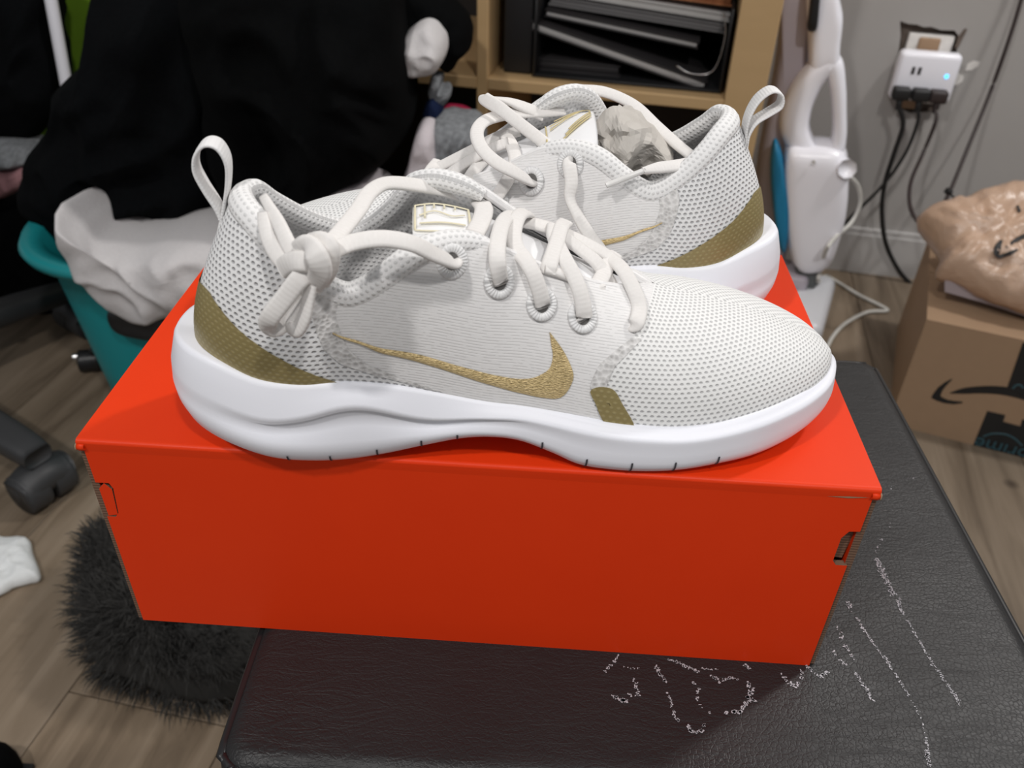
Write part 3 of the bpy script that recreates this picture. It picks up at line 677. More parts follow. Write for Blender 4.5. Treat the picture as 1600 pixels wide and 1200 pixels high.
    # tongue
    uu = np.linspace(0, 1, 40); cen = crom(TONGUE, uu); hw = np.interp(uu, [0, .3, .6, .9, 1], [.006, .016, .021, .023, .020]) * tongue.get('w', 1)
    vv = np.linspace(-1, 1, 17); lift = np.interp(uu, [0, .6, 1], [0, 0, 1]) * tongue['lift']
    top = np.stack([np.repeat(cen[:, :1] + (lift * tongue.get('back', 0))[:, None], 17, 1), hw[:, None] * vv[None], (cen[:, 1] + lift)[:, None] - .30 * hw[:, None] * vv[None] ** 2 + 0 * vv[None]], -1)
    du_ = np.gradient(top, axis=0); dv_ = np.gradient(top, axis=1); NN = np.cross(du_, dv_); NN /= np.linalg.norm(NN, axis=-1, keepdims=True); NN *= np.sign(NN[20, 8, 2])
    bot = top - NN * .005
    loopv = np.concatenate([top + NN * .0004, bot[:, ::-1]], 1)
    endr = np.linspace(0, 1, 2)
    F = quads(40, 34, wv=True, flip=True) + [tuple(range(34)), tuple(39 * 34 + i for i in reversed(range(34)))]
    tg = put('tongue', loopv.reshape(-1, 3), F, M['tongue'], weld=0)
    md = tg.modifiers.new('round', 'SUBSURF'); md.levels = 1; md.render_levels = 1
    mb = MB()
    def tp(a, b, off=.0013):
        i = np.clip(a, 0, 1) * 39; j = (np.clip(b, -1, 1) + 1) * 8; i0 = min(int(i), 38); j0 = min(int(j), 15); fi, fj = i - i0, j - j0
        bl = lambda A: A[i0, j0] * (1 - fi) * (1 - fj) + A[i0 + 1, j0] * fi * (1 - fj) + A[i0, j0 + 1] * (1 - fi) * fj + A[i0 + 1, j0 + 1] * fi * fj
        return bl(top) + bl(NN) * off
    for line, wd in tongue['print']:
        Q = crom(np.array(line, float), np.linspace(0, 1, 12 if len(line) > 2 else 5)) if len(line) > 2 else np.array(line[0]) + (np.array(line[1]) - np.array(line[0])) * np.linspace(0, 1, 6)[:, None]
        C_ = np.array([tp(*q) for q in Q]); V, F, uv = sweep(C_, wd, .0004, up=(0, 0, 1), n=6, res=2); mb.add(X(V), FL(F))
    tag(mb.build('tongue_print', tongue['ink'], tg, smooth=True), 'gold line print')
    # eyelets
    for sd in (-1, 1):
        for k, (es_, et_) in enumerate(EYE[:4]):
            p = S(es_, et_, sd); nrm = S(es_, et_, sd, .01) - p; nrm /= np.linalg.norm(nrm)
            a = np.cross(nrm, (0, 0, 1.)); a /= np.linalg.norm(a); b = np.cross(nrm, a)
            ring = [p + nrm * .0006 + a * .0044 * math.cos(q) + b * .0050 * math.sin(q) for q in np.linspace(0, 2 * math.pi, 14, endpoint=False)]
            V, F, uv = sweep(ring, .0034, .0016, up=nrm, n=8, res=3, closed=True)
            ey = put('eyelet', V, F, M['stitch'], uv, parent=qp)
            put('eyelet_hole', [p + nrm * .0005 + a * .0034 * math.cos(q) + b * .0040 * math.sin(q) for q in np.linspace(0, 2 * math.pi, 16, endpoint=False)], [tuple(range(16))], M['hole'], parent=ey)
    root['mir'] = mir
    del root['mir']
    return root, X, FL, put

NEAR_O = np.array([-.1275, .0195, Z0]); NEAR_A = math.radians(8.6)
FAR_O = np.array([.1477, .1464, Z0]); FAR_A = .0739
def frame_local(O, a, mir):
    ex = np.array([math.cos(a), math.sin(a), 0]); ey = np.array([-math.sin(a), math.cos(a), 0])
    def f(px, py, y):
        P = at_plane(px, py, O + ey * y, ey) - O
        return np.array([mir * (P @ ex), P @ ey, P[2]])
    return f
NL = frame_local(NEAR_O, NEAR_A, 1); FRL = frame_local(FAR_O, FAR_A, -1)
box_print = [([(.72, -.55), (.72, .55)], .0009), ([(.985, -.55), (.985, .55)], .0009), ([(.72, -.55), (.985, -.55)], .0009), ([(.72, .55), (.985, .55)], .0009),
             ([(.74, -.30), (.96, -.36)], .0012), ([(.74, .05), (.80, -.08), (.88, .04), (.96, -.10)], .0008), ([(.93, -.2), (.93, .42)], .0008), ([(.88, .20), (.88, .46)], .0008), ([(.83, .20), (.83, .46)], .0008), ([(.78, .24), (.78, .46)], .0008)]
far_print = [([(.70, -.62), (.70, .30)], .0008), ([(.97, -.10), (.78, -.62)], .0011), ([(.97, .02), (.80, -.50)], .0011), ([(.97, .14), (.82, -.36)], .0009), ([(.97, .02), (.95, .45), (.75, .42)], .0009),
             ([(.72, -.1), (.80, .1), (.90, .35)], .0009), ([(.72, .1), (.82, .25), (.90, .35)], .0009), ([(.70, -.62), (.78, -.62)], .0014)]
near, nX, nFL, nput = build_shoe('running_shoe', NEAR_O, NEAR_A, 1, 'white running shoe in front, toe to the right, tied laces and a gold swoosh', dict(lift=-.001, w=.95, med=.006, ink=M['print_pale'], print=box_print))
far, fX, fFL, fput = build_shoe('running_shoe', FAR_O, FAR_A, -1, 'white running shoe behind, toe to the left, loose laces and paper inside', dict(lift=.007, back=.2, w=1.05, med=.012, ink=M['print_gold'], print=far_print))

LW, LH = .0064, .0023
def laces(put, paths, parent_extra=None):
    mb = MB()
    for p in paths:
        pts, up = p[0], p[1]; k = p[2] if len(p) > 2 else {}
        V, F, uv = sweep(np.array(pts), k.get('w', LW), k.get('h', LH), up=up, n=12, res=7, twist=k.get('tw'), power=2.9); mb.add(V, F, 0, uv)
    return put('shoelace', mb.V, mb.F, M['lace'], mb.UV)
def eye(k, sd=-1, off=0.): return S(EYE[k][0], EYE[k][1], sd, off)
n3 = lambda L: [NL(*q) for q in L]
UPS = (0, -.5, .85); OUTW = (0, -.95, .3)
near_l = [
    ([eye(0, -1, -.004), eye(0, -1, .003)] + n3([(680, 398, -.037), (645, 381, -.041), (600, 373, -.043), (555, 378, -.045), (520, 392, -.048), (495, 408, -.049)]), (0, -.6, .8)),
    (n3([(730, 318, .026), (712, 302, .024), (670, 292, .020), (610, 286, .008), (580, 299, -.006), (559, 329, -.021), (535, 359, -.035), (514, 383, -.045), (500, 400, -.049)]), (0, -.6, .8)),
    ([eye(1, -1, -.004), eye(1, -1, .002)] + n3([(778, 416, -.0285), (777, 390, -.0235), (781, 362, -.012), (790, 342, .0), (806, 336, .012), (814, 346, .024)]), UPS),
    ([eye(2, -1, -.004), eye(2, -1, .002)] + n3([(836, 434, -.0262), (822, 408, -.0215), (806, 386, -.014), (803, 360, -.005), (811, 337, .005), (824, 333, .015), (832, 345, .024)]), UPS),
    ([eye(3, -1, -.004), eye(3, -1, .002)] + n3([(908, 462, -.0255), (897, 432, -.0205), (882, 404, -.014), (873, 386, -.007), (866, 368, .0), (866, 352, .008)]), UPS),
    (n3([(884, 347, .014), (877, 355, .006), (868, 385, -.008), (859, 412, -.0175), (856, 428, -.020)]), UPS),
    ([eye(4, -1, -.004), eye(4, -1, .002)] + n3([(999, 480, -.0195), (990, 452, -.0135), (972, 420, -.005), (953, 404, .004), (935, 394, .012)]), UPS),
    (n3([(962, 398, .010), (954, 405, .004), (943, 428, -.006), (934, 448, -.0145), (944, 462, -.0165), (958, 473, -.0155), (976, 474, -.0135)]), UPS),
    (n3([(812, 346, .014), (840, 351, .011), (870, 360, .009), (900, 373, .008), (930, 388, .006), (958, 404, .005)]), (0, -.3, .95)),
    (n3([(878, 368, .004), (905, 388, .002), (932, 410, -.002), (952, 440, -.006), (966, 466, -.010)]), (0, -.3, .95)),
    (n3([(850, 420, -.0195), (872, 426, -.0190), (896, 435, -.0185)]), UPS, dict(w=.004)),
    (n3([(741, 366, -.012), (752, 345, -.002), (756, 326, .010), (748, 314, .022)]), UPS, dict(w=.0075)),
    # ends of the bow tucked back towards the heel
    (n3([(470, 408, -.047), (452, 384, -.040), (434, 345, -.030), (418, 318, -.023), (411, 306, -.021)]), OUTW, dict(w=[.006, .0055, .004, .0032])),
    (n3([(452, 418, -.045), (436, 402, -.041), (421, 376, -.035), (413, 350, -.030), (410, 332, -.027)]), OUTW, dict(w=[.006, .006, .005, .0035])),
    # knot wraps
    (n3([(468, 392, -.047), (481, 384, -.0500), (494, 398, -.0545), (501, 424, -.0545), (488, 447, -.0490)]), OUTW, dict(w=.0075, h=.003)),
    (n3([(488, 380, -.045), (504, 378, -.0490), (515, 392, -.0515), (512, 418, -.0500), (500, 440, -.0450)]), OUTW, dict(w=.007, h=.003)),
    (n3([(440, 420, -.0450), (455, 410, -.0485), (472, 408, -.0510), (487, 412, -.0500)]), (0, -.8, .5), dict(w=.007, h=.003)),
    # two short loops hanging down
    (n3([(483, 428, -.0500), (468, 436, -.0520), (446, 464, -.0530), (424, 493, -.0535), (419, 508, -.0515), (432, 512, -.0480), (452, 490, -.0460), (474, 456, -.0465)]), OUTW, dict(w=.0066)),
    (n3([(487, 440, -.0500), (482, 466, -.0510), (476, 495, -.0520), (464, 514, -.0505), (451, 506, -.0480), (459, 484, -.0465), (478, 455, -.0465)]), (-.8, -.6, .1), dict(w=.0062)),
]
laces(nput, near_l)
f3 = lambda L: [FRL(*q) for q in L]
far_l = [
    ([eye(1, -1, -.004), eye(1, -1, .003)] + f3([(805, 270, -.035), (775, 253, -.036), (753, 232, -.030), (745, 208, -.019), (756, 190, -.006), (785, 180, .004), (820, 176, .012), (852, 174, .017), (880, 172, .022)]), (0, -.6, .8)),
    ([eye(0, -1, -.004), eye(0, -1, .003)] + f3([(893, 284, -.0345), (891, 310, -.0375), (902, 336, -.041), (920, 366, -.044), (942, 398, -.046), (952, 422, -.047)]), OUTW, dict(tw=[0, 0, 20, 50, 30, 10, 0])),
    (f3([(856, 228, -.010), (836, 212, -.008), (810, 192, -.006), (782, 170, -.003), (757, 154, .001), (768, 154, .006), (795, 159, .010), (825, 170, .013), (848, 180, .016)]), (0, -.75, .65), dict(tw=[0, 0, 0, 30, 60, 20, 0])),
    (f3([(900, 140, .036), (945, 144, .036), (990, 164, .030), (1025, 196, .018), (1056, 224, .002), (1080, 244, -.012), (1084, 252, -.020), (1062, 258, -.026), (1030, 262, -.031), (1004, 267, -.0345)]), (0, -.6, .8), dict(w=[.0062] * 8 + [.0058, .003])),
    (f3([(812, 205, .004), (777, 214, .003), (733, 237, .002), (690, 259, .001), (676, 266, .0)]), (0, -.4, .9)),
    (f3([(795, 222, -.006), (760, 236, -.006), (722, 258, -.006), (695, 280, -.008), (690, 300, -.010)]), (0, -.4, .9)),
    (f3([(685, 252, .006), (672, 268, -.004), (662, 290, -.014)]), UPS),
    (f3([(765, 240, -.001), (745, 262, -.010), (730, 285, -.018), (722, 310, -.024)]), UPS),
    (f3([(730, 248, .001), (712, 270, -.008), (704, 295, -.016)]), UPS),
    ([eye(2, -1, -.004), eye(2, -1, .002)] + f3([(792, 283, -.026), (805, 255, -.018), (800, 228, -.008), (790, 212, .002)]), UPS),
]
fl_ = laces(fput, far_l)
V, F, uv = sweep(f3([(1008, 266, -.034), (985, 275, -.036), (965, 283, -.037), (947, 290, -.038)]), .0027, .0027, n=10, res=4, power=2); fput('aglet', V, F, M['aglet'], uv, fl_)
# heel pull loops
pt = n3([(338, 410, .0), (343, 365, .0), (351, 325, .0), (357, 285, .0), (356, 250, .0), (342, 226, .0), (322, 222, .0), (308, 238, .0), (307, 262, .0), (321, 290, .0), (339, 318, .0), (347, 335, .0)])
V, F, uv = sweep(pt, .0014, .0104, up=(0, 1, 0), n=10, res=8, power=4); nput('pull_loop', V, F, M['webbing'], uv)
pt = f3([(1176, 300, .0), (1167, 250, .0), (1163, 215, .0), (1167, 185, .0), (1182, 156, .0), (1204, 140, .0), (1219, 146, .0), (1218, 163, .0), (1201, 175, .0), (1180, 188, .0), (1168, 206, .0), (1164, 225, .0)])
V, F, uv = sweep(pt, .0014, .0104, up=(0, 1, 0), n=10, res=8, power=4); fput('pull_loop', V, F, M['webbing'], uv)
# crumpled paper stuffed in the far shoe
fey = np.array([-math.sin(FAR_A), math.cos(FAR_A), 0])
pp = [at_plane(x, y, FAR_O + fey * .004, fey) for x, y in [(918, 215), (932, 188), (950, 168), (968, 166), (1000, 182), (1030, 210), (1052, 240), (1035, 252), (1010, 262), (985, 268), (955, 262), (930, 245)]]
o = pillow('packing_paper', pp, None, fey, .013, .016, M['paper'], seed=4, amp=.014, sc=42, nr=11, na=34, edge=.6); o.data.polygons.foreach_set('use_smooth', [False] * len(o.data.polygons))
origin_to(o, np.mean(pp, 0)); tag(o, 'crumpled beige packing paper stuffed in the far shoe', 'paper')

# ------------------------------------------------------------------ cube shelf and what is on it
SH = empty('cube_shelf', room(-.50, -.20, 0), RZ); tag(SH, 'light wood cube shelf against the back wall', 'shelf')
def shelf_box(nm, u0, u1, v0, v1, z0, z1, mat=None, parent=SH): return rbox(nm, (u1 - u0, v1 - v0, z1 - z0), .0012, mat or M['shelf_wood'], parent, ((u0 + u1) / 2 + .50, (v0 + v1) / 2 + .20, (z0 + z1) / 2), seg=1, smooth=False)
VF, VB = -.385, -.018
UR0, UR1, UD0, UD1 = -.331, -.279, -.680, -.664
shelf_box('upright', UR0, UR1, VF, VB, 0, 1.15); shelf_box('upright', -1.066, -1.014, VF, VB, 0, 1.15)
shelf_box('divider', UD0, UD1, VF + .001, VB, .05, 1.10)
for a, b, c, d in ((-1.014, UR0, 0, .05), (-1.014, UR0, 1.10, 1.15)): shelf_box('board', a, b, VF, VB, c, d)
for z in (.398, .75):
    shelf_box('shelf_board', UD1, UR0, VF + .001, VB, z, z + .016); shelf_box('shelf_board', -1.014, UD0, VF + .001, VB, z, z + .016)
shelf_box('back_panel', -1.014, UR0, VB - .006, VB - .001, .05, 1.10, M['cover'])
SZ = .415
def slab(nm, p, size, mat, label, cat, tilt=0, yaw=0, group=None, pages=None):
    """book or folder lying on its side, given by room coordinates of its centre"""
    R_ = Matrix.Rotation(tilt, 3, 'Y') @ Matrix.Rotation(yaw, 3, 'Z')
    e = empty(nm, room(*p), RZ); tag(e, label, cat, group)
    w_, d_, h_ = size; c = .0022
    for z in (-1, 1): rbox('cover', (w_, d_, c), .0004, mat, e, tuple(R_ @ Vector((0, 0, z * (h_ / 2 - c / 2)))), seg=1, R=R_)
    rbox('pages', (w_ - .006, d_ - .004, h_ - 2 * c), .0004, pages or M['page'], e, (0, 0, 0), seg=1, R=R_)
    return e
# black open tray holding the papers
tr = empty('file_tray', room(-.47, -.22, SZ), RZ); tag(tr, 'black open file tray in the shelf cube', 'tray')
rbox('side', (.004, .28, .11), .001, M['binder'], tr, (-.132, 0, .055), seg=1); rbox('side', (.004, .28, .11), .001, M['binder'], tr, (.132, 0, .055), seg=1)
rbox('base', (.262, .28, .004), .001, M['binder'], tr, (0, 0, .002), seg=1); rbox('back', (.262, .004, .15), .001, M['binder'], tr, (0, .138, .075), seg=1)
tube('wire_handle', [(.120, -.145, .105), (.126, -.146, .08), (.123, -.147, .045), (.113, -.148, .028), (.088, -.148, .026), (.068, -.147, .034)], .0008, M['chrome'], tr)
bd = rbox('binder', (.042, .25, .17), .003, M['binder'], None, room(-.628, -.225, SZ + .085), RZ); tag(bd, 'black upright binder beside the divider in the shelf cube', 'binder')
slab('notebook', (-.485, -.25, SZ + .036), (.262, .20, .013), M['cover'], 'long slanting black notebook with pale page edge, lowest of the pile', 'book', tilt=math.radians(14), pages=M['page'])
slab('magazine', (-.545, -.24, SZ + .012), (.13, .20, .016), M['cover'], 'dark magazine lying flat under the slanting notebook', 'magazine', tilt=math.radians(0), pages=M['cover'])
slab('notebook', (-.485, -.235, SZ + .068), (.22, .20, .010), M['cover'], 'thin notebook with pale edge above the slanting one', 'book', tilt=math.radians(7), pages=M['page'])
slab('magazine', (-.468, -.215, SZ + .084), (.25, .20, .012), M['page_grey'], 'grey magazine in the middle of the shelf pile', 'magazine', tilt=math.radians(4.5), pages=M['page_grey'])
slab('magazine', (-.465, -.215, SZ + .098), (.255, .20, .010), M['page'], 'pale magazine on top of the shelf pile', 'magazine', tilt=math.radians(4.5), pages=M['page_light'])
slab('folder', (-.478, -.20, SZ + .127), (.28, .22, .035), M['copper'], 'copper brown ribbed folder lying over the shelf pile', 'folder', tilt=math.radians(3), pages=M['copper'])
e = empty('gift_bag', room(-.375, -.20, SZ + .168), RZ); tag(e, 'green and red packet on top of the copper folder', 'packet')
rbox('packet_body', (.07, .10, .04), .006, M['green'], e); rbox('ribbon', (.022, .102, .042), .004, M['red'], e, (-.022, 0, 0)); rbox('ribbon', (.006, .103, .043), .002, M['page_light'], e, (-.006, 0, 0))

# ------------------------------------------------------------------ outlet, adapter, plugs and cords
def wall_rbox(nm, px0, py0, px1, py1, v0, v1, bev, mat, parent, R=None, seg=3):
    a = wall_uz(at_wall(px0, (py0 + py1) / 2, v0)); b = wall_uz(at_wall(px1, (py0 + py1) / 2, v0)); c = wall_uz(at_wall((px0 + px1) / 2, py0, v0)); d = wall_uz(at_wall((px0 + px1) / 2, py1, v0))
    w_ = abs(b[0] - a[0]); h_ = abs(c[1] - d[1]); p = room((a[0] + b[0]) / 2, (v0 + v1) / 2, (c[1] + d[1]) / 2)
    return rbox(nm, (w_, abs(v1 - v0), h_), bev, mat, parent, tuple(p - np.array(parent.location)) if parent and parent.rotation_euler.z == 0 else tuple(Matrix.Rotation(-RZ, 3, 'Z') @ Vector(p - np.array(parent.location))) if parent else tuple(p), 0 if parent else RZ, seg=seg)
ou = empty('wall_outlet', room(.0, .008, .375), RZ); tag(ou, 'beige wall outlet in the torn plaster behind the adapter', 'outlet')
rbox('plate', (.072, .012, .112), .002, M['plaster'], ou, (0.002, .0, .006)); rbox('receptacle', (.034, .010, .03), .003, M['carton'], ou, (.0, -.006, .042)); rbox('receptacle', (.034, .010, .03), .003, M['carton'], ou, (.0, -.006, -.045))
for zz in (.055, -.055): tube('screw', [(.0, -.006, zz), (.0, -.009, zz)], .003, M['chrome'], ou)
ad = empty('power_adapter', room(.002, -.02, .375), RZ); tag(ad, 'white wall adapter with two slots and a blue light', 'adapter')
rbox('adapter_body', (.098, .028, .080), .009, M['white_plastic'], ad, (.001, .0, .001), seg=4)
for k in (0, 1): rbox('usb_port', (.005, .002, .012), .0006, M['ink'], ad, (-.022 + k * .010, -.0142, .012))
tube('status_light', [(.032, -.0138, .007), (.032, -.0148, .007)], .0032, M['led'], ad)
PX = [(1410, 138), (1438, 138), (1464, 137)]
PU = [-.031, .000, .028]
def room_l(L): return [room(*q) for q in L]
def cord_px(L): return [at_wall(x, y, v) for x, y, v in L]
def power_cord(plug_u, path, mat, r, label, extra=None):
    e = empty('plugged_cable', room(plug_u, -.045, .352), 0); tag(e, label, 'cord')
    rbox('plug', (.028, .022, .020), .004, mat, e, (0, 0, 0), RZ)
    tube('plug_neck', [(0, 0, -.004), (0, -.004, -.016), (0, -.004, -.026)], [.006, .0052, .004], mat, e)
    P = np.array([room(plug_u, -.049, .334)] + [np.array(q) for q in cord_px(path)]) - np.array(e.location)
    tube('cable', P, r, mat, e, res=10)
    return e
power_cord(PU[0], [(1411, 195, -.048), (1397, 240, -.045), (1383, 285, -.04), (1378, 330, -.04), (1384, 380, -.035), (1404, 422, -.03), (1425, 446, -.03)], M['cord_black'], .0042, 'thick black power cord hanging straight down from the left plug')
power_cord(PU[1], [(1434, 190, -.05), (1417, 235, -.05), (1392, 274, -.05), (1365, 305, -.05), (1335, 334, -.05), (1305, 366, -.05), (1285, 392, -.05)], M['cord_black'], .0030, 'black power cord from the middle plug running behind the white steam mop')
e = power_cord(PU[2], [(1462, 190, -.06), (1442, 240, -.07), (1424, 282, -.15), (1421, 316, -.22), (1430, 341, -.26), (1444, 349, -.26), (1462, 338, -.24), (1482, 304, -.18), (1512, 232, -.10), (1545, 150, -.04), (1572, 75, -.03), (1594, 5, -.02), (1610, -60, -.012), (1650, -260, -.008), (1685, -480, -.008)], M['cord_brown'], .0032, 'dark brown cord looping from the right plug up the wall')
tp_ = cord_px([(1483, 300, -.18), (1488, 306, -.18), (1497, 316, -.178)]); tube('cable_tie', np.array(tp_) - np.array(e.location), .0016, M['cord_black'], e)
tp_ = cord_px([(1478, 297, -.18), (1486, 302, -.18)]); tube('cable_tie', np.array(tp_) - np.array(e.location), .005, M['cord_black'], e)

# ------------------------------------------------------------------ steam mop standing by the shelf
VM = -.19
mp_ = empty('steam_mop', room(-.17, VM, 0), RZ); tag(mp_, 'white steam mop with loop handle and blue panel beside the shelf', 'steam mop')
ML = lambda x, y, v=0.: tuple(Matrix.Rotation(-RZ, 3, 'Z') @ Vector(at_wall(x, y, VM + v) - np.array(mp_.location)))
LN = np.array([0, 1., 0])
def mop_body(nm, px, v, fr, bk, mat, edge=.35, na=64): return pillow(nm, [ML(x, y, v) for x, y in px], None, LN, fr, bk, mat, mp_, amp=0, nr=12, na=na, edge=edge)
mop_body('rear_column', [(1222, -60), (1268, -60), (1266, 40), (1262, 100), (1250, 170), (1240, 240), (1236, 330), (1228, 400), (1212, 410), (1190, 395), (1176, 330), (1184, 240), (1206, 120), (1218, 30)], .05, .045, .03, M['lilac_plastic'])
mop_body('stem', [(1262, -50), (1300, -50), (1313, 2), (1317, 30), (1313, 70), (1311, 100), (1306, 122), (1286, 118), (1266, 118), (1262, 60)], .0, .025, .025, M['white_plastic'])
tube('pole', [ML(1288, -40), tuple(np.array(ML(1288, -40)) + np.array([.004, .0, .30])), tuple(np.array(ML(1288, -40)) + np.array([.008, .0, .62]))], .013, M['lilac_plastic'], mp_, n=14)
# loop handle: closed ring swept round the finger opening
lp = [(1300, 98), (1308, 130), (1311, 170), (1311, 210), (1304, 230), (1280, 238), (1256, 228), (1242, 200), (1246, 165), (1262, 130), (1282, 106)]
V, F, uv = sweep([ML(x, y) for x, y in lp], [.030, .024, .021, .022, .030, .036, .044, .047, .044, .038, .032], .05, up=(0, 1, 0), n=16, res=6, closed=True, power=2.6)
obj('handle_loop', V, F, M['white_plastic'], mp_)
mop_body('body', [(1232, 216), (1262, 216), (1300, 218), (1320, 228), (1326, 262), (1324, 320), (1312, 370), (1294, 412), (1262, 424), (1240, 412), (1228, 370), (1222, 300), (1222, 240)], .0, .042, .05, M['white_plastic'], edge=.22)
mop_body('blue_panel', [(1212, 216), (1222, 240), (1230, 290), (1234, 330), (1232, 370), (1226, 396), (1216, 380), (1208, 330), (1203, 270), (1205, 230)], -.02, .02, .02, M['blue_plastic'])
mop_body('cord_hook', [(1270, -30), (1282, -30), (1280, 15), (1276, 45), (1268, 50), (1261, 44), (1263, 20)], -.028, .008, .006, M['black_plastic'])
tube('release_knob', [ML(1316, 262, -.02), ML(1324, 264, -.045)], [.017, .015], M['white_plastic'], mp_)
mop_body('swivel_joint', [(1246, 404), (1280, 404), (1278, 425), (1270, 448), (1250, 444), (1242, 424)], .0, .022, .022, M['grey_plastic'], edge=.3)
tube('status_lamp', [ML(1271, 253, -.044), ML(1271, 254, -.048)], .003, M['page_light'], mp_)
b_ = at_z(1262, 500, 0.)
bl = Matrix.Rotation(-RZ, 3, 'Z') @ Vector(np.array(at_z(1258, 490, .03)) - np.array(mp_.location))
rbox('mop_head', (.10, .20, .055), .018, M['clear_plastic'], mp_, (bl.x - .01, bl.y + .02, .0285), rz=math.radians(-12), seg=4)
rbox('mop_head_cap', (.06, .07, .03), .010, M['lilac_plastic'], mp_, (bl.x - .025, bl.y + .07, .064), rz=math.radians(-12), seg=4)
# its white cord
e = empty('mop_cord', at_z(1340, 465, 0.)); tag(e, 'white cord of the steam mop lying on the floor', 'cord')
wc = cord_px([(1324, 272, -.20), (1340, 290, -.19), (1344, 318, -.18), (1330, 348, -.19), (1308, 368, -.23), (1292, 388, -.27)]) + [at_z(1284, 412, .10), at_z(1278, 440, .07), at_z(1288, 432, .02)] + [at_z(x, y, .004) for x, y in [(1300, 436), (1340, 460), (1380, 480), (1384, 486), (1355, 488), (1322, 505), (1302, 525), (1290, 548)]]
tube('cable', np.array(wc) - np.array(e.location), .0034, M['cord_white'], e, res=8)
wc2 = [at_z(1290, 395, .11), at_z(1276, 430, .07), at_z(1286, 460, .02), at_z(1284, 490, .005), at_z(1278, 520, .005)]
tube('cable', np.array(wc2) - np.array(e.location), .0036, M['cord_white'], e, res=8)

# ------------------------------------------------------------------ delivery carton and mailer
AY = math.radians(-19.5); AC = np.array([.5476, .7563, 0]); AU = np.array([math.cos(AY), math.sin(AY), 0]); AV = np.array([-math.sin(AY), math.cos(AY), 0])
AWD, ADP, AHT = .36, .30, .178
am = empty('delivery_carton', AC + AU * AWD / 2 + AV * ADP / 2, AY); tag(am, 'brown delivery carton with a black arrow logo on the floor', 'carton')
hw_, hd_ = AWD / 2, ADP / 2; tk = .004
for nm, lo, hi in (('front_panel', (-hw_, -hd_, 0), (hw_, -hd_ + tk, AHT)), ('back_panel', (-hw_, hd_ - tk, 0), (hw_, hd_, AHT)), ('side_panel', (-hw_, -hd_ + tk, 0), (-hw_ + tk, hd_ - tk, AHT)), ('side_panel', (hw_ - tk, -hd_ + tk, 0), (hw_, hd_ - tk, AHT)),
                   ('bottom_panel', (-hw_ + tk, -hd_ + tk, 0), (hw_ - tk, hd_ - tk, tk)), ('top_flap', (-hw_, -hd_, AHT), (hw_, -.001, AHT + .0035)), ('top_flap', (-hw_, .001, AHT), (hw_, hd_, AHT + .0035))):
    MB().box(lo, hi).build(nm, M['carton'], am)
def on_front(L, off, scale=None):
    """pixels on the carton's front face, as carton-local points"""
    n_ = AV; out = []
    for x, y in L:
        P = at_plane(x, y, AC, n_) - AC; out.append((float(P @ AU) - hw_, -hd_ - off, float(P[2])))
    return out
def flat(nm, P, mat, parent, flip=False):
    n = len(P); d = np.array([0, -.0003, 0]); V = [np.array(p) for p in P] + [np.array(p) + d for p in P]
    return obj(nm, V, [tuple(range(n - 1, -1, -1)), tuple(range(n, 2 * n))] + [(i, (i + 1) % n, n + (i + 1) % n, n + i) for i in range(n)], mat, parent, False)
q5 = lambda L: [(1430 + x / 6, 540 + y / 6) for x, y in L]
up_ = crom(np.array(q5([(325, 440), (450, 398), (600, 380), (760, 378), (900, 395), (1050, 440), (1180, 510)]), float), np.linspace(0, 1, 24)); lo_ = crom(np.array(q5([(325, 448), (460, 452), (600, 448), (760, 455), (900, 478), (1050, 520), (1180, 585)]), float), np.linspace(0, 1, 24))
V = on_front(list(up_) + list(lo_), .0004); F = [(i, i + 1, 24 + i + 1, 24 + i) for i in range(23)]
obj('logo_print', V, F, M['ink'], am, False)
ho = on_front(q5([(150, 490), (165, 455), (215, 390), (280, 340), (345, 308), (345, 320), (295, 370), (255, 420), (238, 465), (245, 480), (300, 505), (370, 518), (445, 524), (440, 540), (360, 550), (270, 538), (200, 515)]), .0004)
obj('logo_print', ho, [tuple(range(len(ho) - 1, -1, -1))], M['ink'], am, False)
flat('tape_strip', on_front(q5([(675, 612), (845, 650), (825, 712), (985, 755), (1005, 690), (1300, 757), (1180, 1135), (540, 940)]), .0002), M['tape'], am)
flat('tape_strip', on_front(q5([(1010, -30), (1300, 30), (1180, 560), (1030, 470), (865, 385)]), .0008), M['tape'], am)
def text_mesh(nm, s, size, mat, parent, loc, rot, shear=0):
    c = bpy.data.curves.new(nm, 'FONT'); c.body = s; c.size = size; c.align_x = 'CENTER'; c.extrude = .0001; c.shear = shear
    to = bpy.data.objects.new(nm, c); COL.objects.link(to); dg = bpy.context.evaluated_depsgraph_get()
    me = bpy.data.meshes.new_from_object(to.evaluated_get(dg)); bpy.data.objects.remove(to); me.materials.clear(); me.materials.append(mat)
    o = bpy.data.objects.new(nm, me); COL.objects.link(o); o.parent = parent; o.location = loc; o.rotation_euler = rot; return o
tl = on_front(q5([(805, 955)]), .0008)[0]
text_mesh('tape_print', 'prime', .030, M['tape_print'], am, (tl[0], tl[1], tl[2] + .008), (math.pi / 2, math.pi, 0))
ar = on_front(q5([(640, 850), (720, 825), (840, 830), (930, 870), (1000, 935)]), .0008); V, F, uv = sweep(ar, .0004, .003, up=(0, 0, 1), n=6, res=5); obj('tape_print', V, F, M['tape_print'], am)
ar = on_front(q5([(915, 400), (940, 370), (985, 365), (1010, 395)]), .0014); V, F, uv = sweep(ar, .0004, .003, up=(0, 0, 1), n=6, res=5); obj('tape_print', V, F, M['tape_print'], am)
